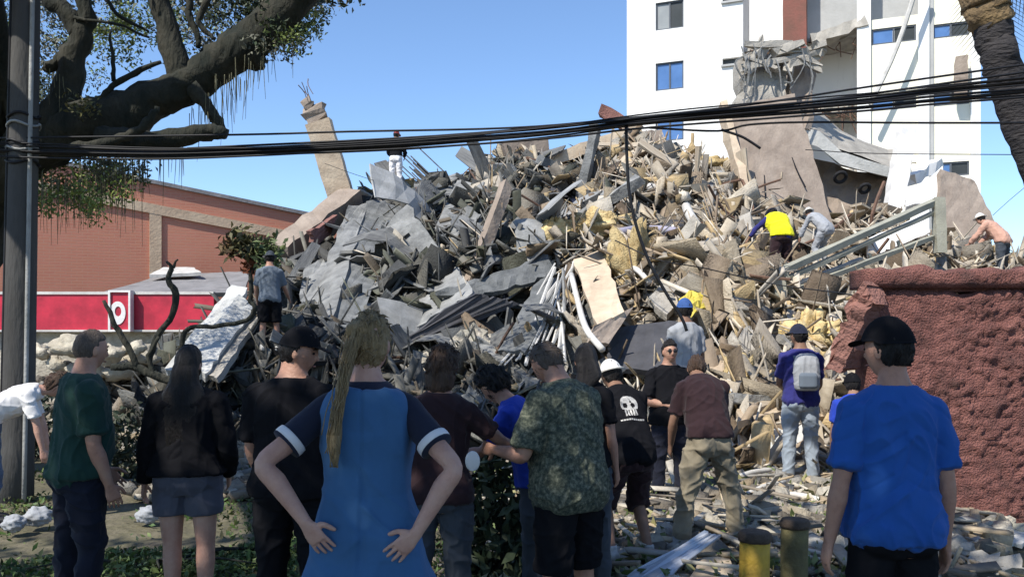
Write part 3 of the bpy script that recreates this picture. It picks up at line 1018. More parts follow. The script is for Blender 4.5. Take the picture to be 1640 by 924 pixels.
v, f, t = merge([scatter(30000, 'chunk'), scatter(2600, 'sheet')])
np_mesh('rubble', v, f, M['rubble'], t, 'stuff')
v, f, t = merge([scatter(2600, 'board'), scatter(3400, 'rod'), scatter(17000, 'shred')])
np_mesh('splintered_debris', v, f, M['stick'], t * 1.08, 'stuff')

# flat field of broken pieces between the people
def field(n, x0, x1, y0, y1, palette, smin, smax, dens=None):
    y = rng.uniform(y0, y1, n)
    x = rng.uniform(x0, x1, n) * y / 8
    z = np.maximum(ground_z(x, y), mound(x, y)) + .02
    s = rng.uniform(smin, smax, (n, 1)) ** 1.5 * rng.uniform(.5, 1.4, (n, 3))
    s[:, 2] *= .5
    A = frames(rng.normal(size=(n, 3)) * (1, 1, .25), rng.normal(size=(n, 3)) * .35 + (0, 0, 1))
    vs, fs = hexes(np.stack([x, y, z + s[:, 2] * .3], -1), A, s, .25)
    return vs, fs, np.repeat(palette[rng.integers(0, len(palette), n)] * rng.uniform(.7, 1.25, (n, 1)), 8, 0)
PAL_F = np.array([(.60, .56, .48), (.48, .43, .35), (.32, .28, .23), (.70, .66, .58), (.56, .46, .33), (.20, .18, .155), (.42, .41, .39)])
L = [field(3600, .4, 4.6, 6.2, 12, PAL_F, .1, .36), field(2600, -.6, 4.6, 5.2, 11, PAL_F, .05, .2), field(1500, -3.6, -.4, 8.5, 13, PAL_F * .7, .08, .35), field(700, -1, 4.2, 4.4, 6.6, PAL_F * .8, .05, .18)]
v, f, t = merge(L)
np_mesh('broken_pieces', v, f, M['rubble'], t, 'stuff')
n = 260
y = rng.uniform(5.4, 11, n); x = rng.uniform(-.2, 4.4, n) * y / 8
A = frames(rng.normal(size=(n, 3)) * (1, 1, .12), np.tile((0, 0, 1.), (n, 1)) + rng.normal(size=(n, 3)) * .2)
s = np.stack([rng.uniform(.2, .8, n), rng.uniform(.02, .09, n), rng.uniform(.01, .03, n)], -1)
v, f = hexes(np.stack([x, y, np.maximum(ground_z(x, y), mound(x, y)) + rng.uniform(.03, .16, n)], -1), A, s, .1)
np_mesh('scattered_sticks', v, f, M['stick'], np.repeat(PAL_F[rng.integers(0, 7, n)], 8, 0), 'stuff')

# green litter and grass in the shade on the left
n = 30000
y = 3.2 + 8.5 * rng.random(n) ** 1.3; x = (rng.uniform(-900, 60, n) + rng.normal(0, 90, n)) / F * y
keep = vnoise(np.stack([x, y, 0 * x], -1) * 1.1, 50) + rng.normal(0, .3, n) > -.15
x, y = x[keep], y[keep]
n = len(x)
c = np.stack([x, y, ground_z(x, y) + rng.uniform(0, .05, n)], -1)
v, f = leaves(c, rng.uniform(.025, .085, n), (0, 0, .5), 1.0, .4)
g = np.array([(.12, .20, .045), (.09, .15, .05), (.17, .22, .07), (.14, .13, .06), (.05, .08, .03)])[rng.integers(0, 5, n)]
np_mesh('leaf_litter', v, f, M['leaf'], np.repeat(g, 4, 0), 'stuff')
n = 2200
y = rng.uniform(5.5, 11, n); x = rng.uniform(-.4, 3.6, n) * y / 8
c = np.stack([x, y, np.maximum(ground_z(x, y), mound(x, y)) + rng.uniform(.02, .12, n)], -1)
v, f = leaves(c, rng.uniform(.06, .18, n), (0, 0, .2), 1.0, .35)
g = np.array([(.20, .24, .09), (.32, .30, .14), (.13, .18, .06)])[rng.integers(0, 3, n)]
np_mesh('torn_leaves', v, f, M['leaf'], np.repeat(g, 4, 0), 'stuff')

# ------------------------------------------------------------------ single pieces
def one(mb, name, m, label, cat, group=None, smooth=False):
    return tag(mb.build(name, M[m], None, smooth), label, cat, group)

def hq(*q, off=.25):
    return [hit(a, b, (c[0] if c else off) + .42) for a, b, *c in q]

def rods(parent, p, d, n=6, ln=.6, r=.012, spread=.5, name='rebar'):
    for _ in range(n):
        dd = (V(d).normalized() + V((random.gauss(0, 1), random.gauss(0, 1), random.gauss(0, 1))) * spread * .4).normalized()
        a = V(p) + V((random.gauss(0, .1), random.gauss(0, .1), random.gauss(0, .1)))
        l = ln * random.uniform(.5, 1.3)
        mb = MB()
        mb.tube([a, a + dd * l * .5, a + (dd + V((random.gauss(0, .3), random.gauss(0, .3), random.gauss(0, .3)))).normalized() * l], r, 4, 2)
        mb.build(name, M['rust'], parent)

# leaning concrete column stub against the sky
a, b = P(556, 345, 22.6), P(510, 196, 22.2)
t = thing('column_stub', 'leaning concrete column stub with a jagged top sticking up against the sky', 'column', a)
d = (b - a).normalized()
MB().bar(a, b, .64, .56, up=(0, -1, .1), n=9, jit=.012).build('shaft', M['beigeboard'], t)
mb = MB()
mb.bar(b + d * .003, b + d * .36 + V((-.03, 0, 0)), .58, .50, up=(0, -1, .1), n=3, jit=.06)
mb.bar(b + d * .34 + V((-.08, 0, 0)), b + d * .56 + V((-.16, 0, 0)), .26, .3, up=(0, -1, .1), n=2, jit=.05)
mb.build('broken_top', M['conc_brown'], t)
rods(t, b + d * .5, d, 5, .5)
# fallen diagonal beam
a, b = P(446, 412, 20.2), P(566, 318, 22.4)
t = thing('fallen_beam', 'brown fallen beam slanting up to the foot of the leaning column stub', 'beam', a)
MB().bar(a, b, .55, .62, up=(0, -.6, .8), n=9, jit=.03).build('beam_body', M['conc_brown'], t)
rods(t, a, a - b, 6, .7)
one(MB().slab(hq((498, 372), (540, 345), (532, 372), (505, 398), off=.5), .12, .05), 'red_fragment', 'conc_red', 'small red rendered fragment tucked under the brown fallen beam', 'fragment')
# pair of pale slabs at the left edge
one(MB().slab([P(262, 590, 13.2), P(286, 600, 13.1), P(398, 462, 15.6), P(372, 456, 15.7)], .14, .03, 4, 14, .012), 'tilted_slab', 'conc_pale', 'outer narrow pale slab leaning beside the red fascia sign', 'slab')
one(MB().slab([P(288, 585, 12.9), P(330, 598, 12.7), P(408, 496, 14.8), P(384, 470, 15.0)], .18, .03, 6, 14, .012), 'tilted_slab', 'conc_pale', 'broad pale slab tilted behind the woman in black', 'slab')
one(MB().slab([P(333, 600, 12.8), P(348, 606, 12.6), P(414, 508, 14.7), P(402, 500, 15.0)], .10, .03, 4, 12, .012), 'tilted_slab', 'concrete', 'thin grey strip of slab propped under the broad pale one', 'slab')
# long grey wall segment
t = thing('wall_segment', 'long grey wall segment lying down the left shoulder of the rubble', 'wall', hit(560, 520))
MB().slab(hq((588, 322, .55), (650, 318, .2), (572, 528, .3), (524, 520, .7)), .3, .05, 6, 16, .02).build('face', M['conc_blue'], t)
MB().slab(hq((560, 330, .5), (590, 325, .75), (528, 516, .95), (500, 470, .5)), .12, .05, 6, 14, .03).build('lit_torn_edge', M['conc_mid'], t)  # paler tone paints the lit edge strip, darker face its shaded side
one(MB().slab(hq((488, 428), (548, 400), (556, 472), (478, 482), off=.5), .16, .06, 8, 6, .03), 'flat_slab', 'conc_mid', 'light flat slab with curled edge beside the long grey wall segment', 'slab')
one(MB().slab(hq((470, 490), (530, 484), (520, 560), (455, 560), off=.35), .16, .08, 8, 8, .04), 'flat_slab', 'conc_blue', 'dark mottled slab below the light flat slab', 'slab')
# sloping slab right of the woman in blue, lit top and shaded underside painted in two tones
t = thing('sloping_slab', 'wide sloping slab with pale lit top and broken edge painted dark for shade above the crowd', 'slab', hit(740, 500))
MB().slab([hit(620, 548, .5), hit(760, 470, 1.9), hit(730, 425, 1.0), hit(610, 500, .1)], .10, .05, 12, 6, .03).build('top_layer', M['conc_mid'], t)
MB().slab([hit(628, 552, .6), hit(640, 570, .5), hit(836, 488, 1.5), hit(762, 470, 2.0)], .16, .05, 12, 3, .02).build('edge', M['dark'], t)  # dark material paints the shaded underside
one(MB().slab(hq((690, 380, .5), (722, 408, .8), (770, 298, .6), (733, 286, .3)), .12, .04, 5, 12, .02), 'leaning_board', 'conc_mid', 'tall pale panel leaning in the middle of the grey slope', 'panel')
one(MB().slab(hq((716, 398, .6), (738, 404, .8), (872, 318, .5), (845, 300, .3)), .10, .06, 4, 14, .03), 'leaning_board', 'conc_blue', 'grey plank-like panel fanned out to the right of the tall pale panel', 'panel')
one(MB().slab(hq((778, 382, .7), (834, 388, .6), (812, 418, .8), (784, 420, .8)), .06, .02, 3, 3, .01), 'square_board', 'conc_blue', 'squarish grey board standing in the middle of the slope', 'board')
one(MB().slab(hq((690, 470, .8), (880, 408, .7), (888, 440, .6), (760, 474, 1.0)), .10, .06, 14, 4, .03), 'long_sheet', 'conc_blue', 'long grey sheet running across the slope to the ochre insulation', 'sheet')
one(MB().slab(hq((905, 305, .4), (955, 282, .2), (985, 330, .3), (925, 335, .5)), .10, .05, 6, 5, .03), 'lilac_sheet', 'lilac', 'lilac grey crumpled sheet below the skyline beam', 'sheet')
one(MB().slab(hq((798, 560, 1.0), (842, 562, 1.1), (905, 450, .7), (868, 440, .6)), .08, .05, 5, 12, .03), 'ribbed_sheet', 'conc_blue', 'upright grey sheet behind the fan of thin rods', 'sheet')
one(MB().slab(hq((640, 590, .5), (760, 520, .7), (800, 540, .8), (700, 610, .6)), .10, .08, 10, 5, .04), 'dusty_slab', 'stone', 'dusty beige slab just above the brown haired woman', 'slab')
# skyline pieces
one(MB().bar(P(836, 272, 26.2), P(1024, 209, 26.6), .28, .36, n=12, jit=.03), 'skyline_beam', 'beigeboard', 'long pale beam slanting along the skyline under the cables', 'beam')
one(MB().bar(P(806, 250, 26.6), P(872, 238, 26.9), .5, .62, n=4, jit=.06), 'skyline_block', 'conc_brown', 'dark square block sitting on the skyline left of the pale beam', 'block')
one(MB().bar(P(962, 178, 28), P(1012, 206, 28), .35, .36, n=4, jit=.05), 'stub', 'conc_red', 'small pinkish stub poking up beside the tower edge', 'stub')
one(MB().slab([P(1012, 215, 27.4), P(1060, 205, 27.5), P(1075, 262, 27.2), P(1020, 262, 27.2)], .3, .06, 5, 5, .04), 'skyline_block', 'conc_brown', 'brownish wall lump under the cables at the tower edge', 'block')
one(MB().slab([P(1055, 240, 27.2), P(1165, 272, 26.4), P(1160, 292, 26.2), P(1058, 264, 27.0)], .3, .06, 12, 3, .05), 'brown_wall_piece', 'conc_brown', 'long brown broken wall piece on the crest beside the leaning wall', 'wall')
mb = MB()
for k in range(16):
    a = hit(random.uniform(662, 700), random.uniform(252, 300), .2)
    mb.bar(a + V((.4, 0, -.5)), a + V((-.5, 0, .35)), .08, .03)
one(mb, 'crest_laths', 'greywood', 'thin laths jutting from the crest beside the helmeted climber', 'laths')
# ochre insulation hanging over the middle
def blob(c, r, amp, fr, nx=48, ny=32, seed=0):
    th, ph = np.meshgrid(np.linspace(0, np.pi, ny), np.linspace(0, 2 * np.pi, nx, endpoint=False))
    d = np.stack([np.sin(th) * np.cos(ph), np.sin(th) * np.sin(ph), np.cos(th)], -1).reshape(-1, 3)
    n_ = fbm(d * fr + seed * 3.1, 4, seed)
    q = np.abs(vnoise(d * fr * 2.3, seed + 7))
    vs = np.asarray(c) + d * np.asarray(r) * (1 + amp * n_ - amp * .6 * (1 - q) ** 3)[:, None]
    i = (np.arange(nx) * ny)[:, None] + np.arange(ny - 1)
    j = (((np.arange(nx) + 1) % nx) * ny)[:, None] + np.arange(ny - 1)
    f = np.stack([i, i + 1, j + 1, j], -1).reshape(-1, 4)
    return vs, f
def blob_thing(name, px, py, off, r, m, label, cat, amp=.35, fr=2.2, seed=1, parent=None):
    c = hit(px, py, off)
    vs, f = blob((0, 0, 0), r, amp, fr, seed=seed)
    o = np_mesh(name, vs, f, M[m], smooth=True, parent=None)
    o.location = c
    return tag(o, label, cat)
blob_thing('insulation', 890, 382, .9, (.42, .35, .42), 'foam', 'round lump of orange yellow insulation at the tip of the ochre mass', 'insulation', seed=2)
blob_thing('insulation', 960, 372, .7, (.95, .5, .38), 'straw', 'pale straw coloured insulation folded over the centre of the rubble', 'insulation', .45, 3, 3)
blob_thing('insulation', 1010, 440, .4, (.5, .4, .75), 'straw', 'ochre torn insulation hanging right of the beige board', 'insulation', .5, 3, 4)
blob_thing('insulation', 1130, 272, .2, (1.1, .5, .35), 'straw', 'broken ochre heap on the crest beside the leaning wall', 'insulation', .5, 4, 5)
blob_thing('insulation', 1300, 545, .2, (.7, .4, .45), 'foam', 'yellowish crumbled insulation behind the man with the backpack', 'insulation', .45, 4, 6)
blob_thing('insulation', 1178, 625, .3, (.28, .2, .5), 'straw', 'yellowish standing scrap beside the khaki trousers', 'insulation', .4, 3, 8)
one(MB().slab(hq((918, 415, 1.2), (966, 400, 1.2), (1000, 500, 1.5), (956, 520, 1.6)), .10, .03, 5, 10, .012), 'beige_board', 'beigeboard', 'long beige board hanging from the ochre insulation', 'board')
one(MB().slab(hq((952, 522, 1.75), (1014, 492, 1.5), (975, 550, 1.7), (944, 545, 1.8)), .10, .02, 5, 4, .01), 'beige_board', 'conc_brown', 'folded tan board end at the foot of the long beige board', 'board')
NTH = 'leftmost,second,third,fourth,fifth,sixth,seventh,eighth,ninth,tenth,eleventh,twelfth,thirteenth,fourteenth,fifteenth,sixteenth,seventeenth,eighteenth,nineteenth,twentieth'.split(',')
for k in range(20):
    a = hit(random.uniform(885, 925), random.uniform(418, 470), 1.3)
    b = hit(798 + k * 5.6 + random.uniform(-1.5, 1.5), random.uniform(540, 590), 1.5)
    tag(MB().tube([a, a.lerp(b, .5) + V((random.gauss(0, .06), 0, random.gauss(0, .05))), b], random.uniform(.012, .03), 5, 2).build('thin_rod', M['pale_pipe' if k % 3 else 'steel']), f'thin rod, {NTH[k]} from the left at its foot, in the fan under the insulation' if k else 'thin rod standing leftmost at its foot in the fan under the ochre insulation', 'rod', 'thin rods fanned out under the ochre insulation')
one(MB().tube(hq((915, 440, 1.5), (925, 480, 1.7), (938, 525, 1.8), (965, 560, 1.9)), .05, 7, 4), 'bent_pipe', 'pale_pipe', 'cream bent pipe crossing in front of the beige board', 'pipe', smooth=True)
one(MB().tube(hq((1040, 300, .4), (1085, 310, .5), (1105, 345, .6), (1122, 372, .6)), .11, 8, 4), 'bent_pipe', 'pale_pipe', 'thick white bent pipe arching over the dark hollow', 'pipe', smooth=True)
one(MB().tube(hq((992, 372, .7), (1030, 366, .8), (1080, 370, .8), (1128, 376, .7)), .085, 8, 3), 'straight_pipe', 'lilac', 'lilac grey pipe lying across the dark hollow', 'pipe', smooth=True)
one(MB().tube(hq((998, 372, .75), (995, 400, .8), (1002, 425, .8), (1020, 432, .8), (1040, 452, .8)), .05, 7, 4), 'kinked_hose', 'pale_pipe', 'pale kinked hose curling below the lilac pipe', 'hose', smooth=True)
one(MB().slab(hq((1040, 325, .1), (1095, 325, .1), (1100, 395, .15), (1050, 398, .15)), .1, .08, 5, 5, .05), 'dark_void_sheet', 'dark', 'dark panel painting the shade in the hollow behind the lilac pipe', 'panel')  # no real panel, paints the dark void
one(MB().slab(hq((840, 300, .1), (925, 290, .1), (915, 350, .15), (855, 365, .15)), .1, .1, 6, 5, .06), 'dark_void_sheet', 'dark', 'dark sheet painting the shade of the hollow under the crest of the grey slope', 'panel')  # no real sheet, its dark colour is the hollow's shade
one(MB().slab(hq((985, 525, .9), (1085, 512, .8), (1100, 590, .9), (965, 590, 1.0)), .1, .05, 8, 6, .02), 'dark_void_sheet', 'dark', 'large dark grey panel behind the man in the black shirt', 'panel')
one(MB().slab(hq((430, 545, .4), (520, 515, .5), (545, 575, .7), (455, 580, .7)), .1, .08, 8, 6, .05), 'dark_cover', 'blackfab', 'black crumpled cover at the foot of the dark mottled slab', 'cover')
one(MB().slab(hq((1040, 478, .6), (1068, 505, .8), (1118, 440, .6), (1092, 408, .5)), .12, .04, 5, 8, .02), 'grey_plank', 'concrete', 'flat grey plank slanting up right of the dark grey panel', 'plank')
one(MB().slab(hq((1086, 478, .9), (1118, 466, .8), (1132, 488, .9), (1100, 512, 1.0)), .04, .04, 6, 5, .05), 'yellow_sheet', 'yellow', 'crumpled bright yellow sheet above the man in the blue cap', 'sheet')
for i, (q, m, l) in enumerate([
    (((1170, 560, .6), (1196, 556, .6), (1188, 622, .8), (1166, 628, .8)), 'conc_pale', 'upright pale board scrap between the khaki and backpack men'),
    (((1186, 526, .6), (1206, 520, .6), (1212, 580, .8), (1192, 586, .8)), 'concrete', 'narrow grey board standing left of the man with the backpack'),
    (((1130, 585, .5), (1165, 555, .5), (1172, 580, .6), (1140, 612, .6)), 'beigeboard', 'tan board tilted behind the khaki trousers'),
    (((1196, 640, .5), (1330, 585, .5), (1336, 600, .6), (1200, 660, .6)), 'wood', 'long split plank pointing up behind the man with the backpack'),
    (((1180, 655, .5), (1262, 640, .5), (1268, 654, .5), (1182, 676, .6)), 'beigeboard', 'flat plank lying at the knees of the man with the backpack'),
    (((1296, 640, .4), (1350, 620, .4), (1352, 664, .5), (1300, 668, .5)), 'beigeboard', 'light tan panel between the two men in blue'),
    (((1212, 690, .3), (1300, 676, .3), (1310, 722, .35), (1225, 735, .35)), 'conc_pale', 'pale broken slab lying behind the jeans of the backpack man'),
    (((1270, 500, .4), (1372, 468, .5), (1376, 480, .5), (1274, 514, .5)), 'wood', 'yellowish plank slanting under the steel frame'),
    (((1140, 430, .3), (1200, 470, .4), (1190, 486, .5), (1130, 446, .4)), 'wood', 'splintered plank falling to the right of the grey plank'),
    (((1140, 380, .3), (1196, 372, .3), (1198, 410, .4), (1146, 418, .4)), 'conc_brown', 'square brown plate left of the man in the yellow vest')]):
    one(MB().slab(hq(*q), .08, .03, 7, 5, .02), 'loose_board', m, l, 'board')

# ------------------------------------------------------------------ big leaning wall, sagging floors, steel frame
t = thing('leaning_wall', 'huge leaning brown wall slab standing up under the cables beside the yellow vest', 'wall', P(1260, 400, 25.2))
MB().slab([P(1158, 172, 25.2), P(1272, 150, 25.4), P(1338, 372, 23.0), P(1224, 404, 22.3)], .45, .05, 10, 16, .015).build('wall_face', M['conc_brown'], t)
MB().bar(P(1156, 172, 25.1), P(1216, 400, 22.2), .2, .5, up=(0, -1, .2), n=14, jit=.03).build('lit_edge', M['beigeboard'], t)  # paler bar paints the sunlit edge against the brown shaded face
mb = MB()
for pts in ([(1190, 215), (1205, 245), (1222, 270), (1226, 320)], [(1205, 262), (1212, 300), (1216, 330)], [(1258, 225), (1275, 270), (1290, 300)]):
    mb.tube([P(a, b, 25.0 + (205 - b) * .0145 - .10) for a, b in pts], .02, 4, 3)
mb.build('loose_wire', M['cable'], t)
t = thing('upper_wall_fragment', 'tall grey wall fragment with a torn crown of rods in front of the red column', 'wall', P(1215, 200, 26))
MB().slab([P(1186, 88, 26.4), P(1256, 80, 26.6), P(1264, 196, 26.0), P(1180, 202, 25.8)], .5, .10, 8, 10, .05).build('wall_face', M['concrete'], t)
mb = MB()
for k in range(16):
    mb.bar(P(random.uniform(1188, 1330), random.uniform(60, 92), 26.2 + random.uniform(-.3, .3)), P(random.uniform(1188, 1330), random.uniform(66, 120), 26.0), random.uniform(.12, .3), random.uniform(.1, .25), n=3, jit=.05)
mb.build('torn_rim', M['concrete'], t)
mb = MB()
for k in range(14):
    a = P(random.uniform(1186, 1300), random.uniform(64, 100), 25.9)
    mb.tube([a, a + V((random.gauss(0, .2), -.15, -random.uniform(.2, .7))), a + V((random.gauss(0, .4), -.1, -random.uniform(.5, 2.0)))], random.uniform(.015, .035), 4, 3)
mb.build('hanging_rods', M['greywood'], t)['kind'] = 'stuff'
one(MB().slab([P(1262, 90, 26.8), P(1306, 80, 26.8), P(1300, 206, 26.2), P(1268, 200, 26.0)], .3, .08, 5, 9, .04), 'wall_shred', 'conc_brown', 'dark brown wall shred below the red column', 'wall')
t = thing('sagging_floor', 'pale sagging floor slab curving down beside the leaning wall', 'slab', P(1370, 270, 27))
ctr = [(1272, 212), (1310, 226), (1345, 252), (1385, 268), (1425, 276), (1460, 272)]
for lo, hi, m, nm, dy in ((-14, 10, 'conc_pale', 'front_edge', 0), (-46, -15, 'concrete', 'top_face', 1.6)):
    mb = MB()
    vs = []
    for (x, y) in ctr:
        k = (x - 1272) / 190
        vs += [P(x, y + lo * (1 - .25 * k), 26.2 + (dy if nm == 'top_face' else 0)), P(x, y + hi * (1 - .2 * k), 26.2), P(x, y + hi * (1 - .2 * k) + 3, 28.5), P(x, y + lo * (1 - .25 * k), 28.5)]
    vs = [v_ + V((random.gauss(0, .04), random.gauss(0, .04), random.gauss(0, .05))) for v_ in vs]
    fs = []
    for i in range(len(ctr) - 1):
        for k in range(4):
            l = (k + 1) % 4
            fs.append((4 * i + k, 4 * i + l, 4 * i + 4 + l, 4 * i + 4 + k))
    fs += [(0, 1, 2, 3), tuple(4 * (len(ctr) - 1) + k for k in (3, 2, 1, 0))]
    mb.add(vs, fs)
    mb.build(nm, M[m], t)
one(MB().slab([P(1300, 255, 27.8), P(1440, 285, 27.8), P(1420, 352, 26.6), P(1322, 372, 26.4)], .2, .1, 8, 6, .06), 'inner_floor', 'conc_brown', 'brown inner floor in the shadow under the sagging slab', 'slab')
for i, (px, py, r, l) in enumerate([(1346, 284, .17, 'dark tyre-like ring in the shadow under the sagging slab'), (1385, 302, .14, 'smaller dark ring nearer the white propped pillar')]):
    c = P(px, py, 25.9)
    one(MB().tube([c + V((math.cos(a) * r, -.1 * math.sin(a), math.sin(a) * r * .8)) for a in np.linspace(0, 2 * math.pi, 17)], .055, 7), 'dark_ring', 'blackfab', l, 'ring', smooth=True)
one(MB().bar(P(1452, 208, 25.2), P(1430, 336, 24.8), .46, .4, up=(0, -1, .1), n=10, jit=.02), 'white_pillar', 'white', 'white pillar propped at a slant in front of the cream bays', 'pillar')
one(MB().bar(P(1458, 290, 25.6), P(1502, 262, 26.6), .3, .3, n=5, jit=.05), 'white_lintel', 'white', 'short white lintel tilted against the foot of the white pillar', 'lintel')
one(MB().slab([P(1450, 318, 24.6), P(1510, 266, 25.2), P(1512, 318, 24.4), P(1452, 330, 24.2)], .25, .03, 5, 5, .01), 'white_wedge', 'white', 'bright white wedge of wall above the steel frame', 'wall')
one(MB().slab([P(1508, 272, 24.8), P(1560, 288, 25.0), P(1602, 372, 23.6), P(1500, 392, 23.2)], .35, .04, 7, 8, .015), 'grey_wedge', 'conc_brown', 'grey brown wedge shaped wall piece at the end of the steel frame', 'wall')
one(MB().slab([P(1386, 384, 18.6), P(1486, 340, 18.9), P(1490, 372, 18.6), P(1392, 414, 18.3)], .12, .03, 9, 4, .01), 'white_board', 'white', 'white panel seen through the opening of the steel frame', 'panel')
# dusty steel frame, like a fallen gate
FY0, FY1 = 15.2, 17.6
t = thing('steel_frame', 'long dusty green grey steel frame like a fallen gate sloping to the right', 'frame', P(1250, 460, FY0))
def fp(px, py):
    return P(px, py, FY0 + (FY1 - FY0) * (px - 1245) / 255)
def rail(name, a, b, w_, h_, m='gatem'):
    MB().bar(fp(*a), fp(*b), w_, h_, up=(0, -.25, 1), n=8, jit=.008).build(name, M[m], t)
rail('top_rail', (1246, 437), (1496, 324), .13, .12)
rail('top_rail', (1252, 450), (1494, 342), .08, .07)
rail('bottom_rail', (1266, 466), (1494, 380), .09, .085)
rail('inner_rail', (1268, 458), (1380, 414), .06, .05, 'steel')
MB().bar(P(1502, 318, FY1 - .05), P(1506, 404, FY1 - .1), .2, .2, up=(0, -1, 0), n=5, jit=.01).build('end_post', M['gatem'], t)
MB().bar(P(1246, 434, FY0 - .1), P(1257, 560, FY0 - .2), .2, .18, up=(0, -1, 0), n=7, jit=.012).build('end_post', M['gatem'], t)
MB().bar(P(1252, 440, FY0 - .12), P(1270, 470, FY0 - .05), .18, .12, up=(0, -1, 0), n=3, jit=.01).build('corner_plate', M['gatem'], t)
for k in range(4):
    x = 1300 + k * 46
    MB().bar(fp(x, 452 - (x - 1266) * .455 + 12), fp(x + 3, 466 - (x - 1266) * .377 - 4), .05, .05, up=(0, -1, 0)).build('brace', M['gatem'], t)
# pinkish broken wall fragment leaning on the red wall
t = thing('red_fragment', 'tall broken red rendered fragment leaning at the end of the red wall', 'fragment', P(1350, 590, 8.6))
MB().slab([P(1322, 586, 7.7), P(1348, 594, 7.55), P(1398, 480, 7.3), P(1376, 452, 7.4)], .22, .05, 5, 12, .025).build('face', M['conc_red'], t)
MB().slab([P(1348, 596, 7.54), P(1358, 590, 7.7), P(1404, 488, 7.5), P(1398, 480, 7.29)], .12, .02, 3, 12, .012).build('torn_side', M['conc_red'], t)

# ------------------------------------------------------------------ further single pieces of the heap, copied with their own place
def proto_meshes():
    out = {}
    def make(nm, mb, m):
        o = mb.build(nm, M[m])
        out.setdefault(nm, []).append(o.data)
        bpy.data.objects.remove(o)
    up = V((0, 0, 5))
    for k in range(3):
        L, Wd = 1.5 + .4 * k, .22 + .06 * k
        make('broken_board', MB().slab([(-L / 2, -Wd / 2, 0), (L / 2, -Wd / 2, 0), (L / 2, Wd / 2, 0), (-L / 2, Wd / 2, 0)], .04, .05, 5, 1, .012, away=up), 'greywood')
        make('split_plank', MB().slab([(-L / 2, -Wd / 2, 0), (L / 2, -Wd / 2, 0), (L / 2, Wd / 2, 0), (-L / 2, Wd / 2, 0)], .045, .05, 5, 1, .012, away=up), 'wood')
        make('grey_chunk', MB().slab([(-.35, -.25, 0), (.4, -.3, 0), (.3, .3, 0), (-.3, .35, 0)], .22 + .08 * k, .08, 3, 3, .04, away=up), 'conc_blue')
        make('pale_chunk', MB().slab([(-.35, -.25, 0), (.4, -.3, 0), (.3, .3, 0), (-.3, .35, 0)], .2 + .08 * k, .08, 3, 3, .04, away=up), 'concrete')
        make('bent_bar', MB().tube([(-.9, 0, 0), (-.3, .06, .05), (.3, -.05 - .1 * k, .1), (1.0, .1 * k, .0)], .028, 5, 2), 'rust')
        vs_ = []
        q_ = [(-1.3, 0, 0), (-.7, 0, .10 + .1 * k), (0, 0, .12), (.6, 0, -.02), (1.2, 0, .18 - .1 * k)]
        mb = MB()
        cc, _ = curve([V(p) for p in q_], [1] * 5, 3)
        for c_ in cc:
            wv = .38 + .06 * random.uniform(-1, 1)
            vs_ += [c_ + V((random.uniform(-.04, .04), -wv, random.uniform(-.05, .05))), c_ + V((0, 0, random.uniform(-.02, .06))), c_ + V((random.uniform(-.04, .04), wv, random.uniform(-.05, .05)))]
        vs_ += [v_ - V((0, 0, .025)) for v_ in vs_]
        m_, h3 = len(cc), 3 * len(cc)
        fs_ = []
        for i_ in range(m_ - 1):
            for j_ in (0, 1):
                a_ = 3 * i_ + j_
                fs_ += [(a_, a_ + 3, a_ + 4, a_ + 1), (a_ + h3, a_ + 1 + h3, a_ + 4 + h3, a_ + 3 + h3)]
            a_ = 3 * i_
            fs_ += [(a_, a_ + h3, a_ + 3 + h3, a_ + 3), (a_ + 2, a_ + 5, a_ + 5 + h3, a_ + 2 + h3)]
        fs_ += [(0, 1, 1 + h3, h3), (1, 2, 2 + h3, 1 + h3), (h3 - 3, 2 * h3 - 3, 2 * h3 - 2, h3 - 2), (h3 - 2, 2 * h3 - 2, 2 * h3 - 1, h3 - 1)]
        make('bent_sheet', mb.add(vs_, fs_), ('conc_mid', 'steel', 'greywood')[k])
        make('long_beam', MB().bar((-1.6 - .3 * k, 0, 0), (1.6, 0, .1), .26, .22, n=8, jit=.03), ('concrete', 'conc_mid', 'conc_brown')[k])
        make('torn_sheet', MB().slab([(-.5, -.35, 0), (.55, -.4, 0), (.5, .4, 0), (-.55, .33, 0)], .05, .06, 5, 4, .04, away=up), 'conc_mid')
    return out
PM = proto_meshes()
ORD = 'closest,second closest,third closest,fourth closest,fifth closest,sixth closest,seventh closest,eighth closest,ninth closest,tenth closest,eleventh closest,twelfth closest,thirteenth closest,fourteenth closest,fifteenth closest'.split(',')
MARKS = [(515, 240, 'leaning column stub'), (505, 365, 'brown fallen beam'), (432, 480, 'grey shirted climber'), (590, 420, 'long grey wall segment'), (634, 270, 'crest climber'), (725, 345, 'tall pale panel'), (806, 400, 'square grey board'),
         (700, 510, 'wide sloping slab'), (888, 385, 'orange insulation lump'), (945, 300, 'lilac crumpled sheet'), (850, 500, 'fan of rods'), (970, 470, 'hanging beige board'), (1085, 320, 'white bent pipe'), (1105, 488, 'yellow sheet'),
         (1080, 445, 'flat grey plank'), (1250, 380, 'yellow vest'), (1215, 300, 'leaning brown wall'), (1370, 390, 'steel frame'), (1283, 600, 'backpack man'), (1140, 272, 'ochre crest heap'), (1030, 550, 'large dark panel'), (930, 240, 'pale skyline beam')]
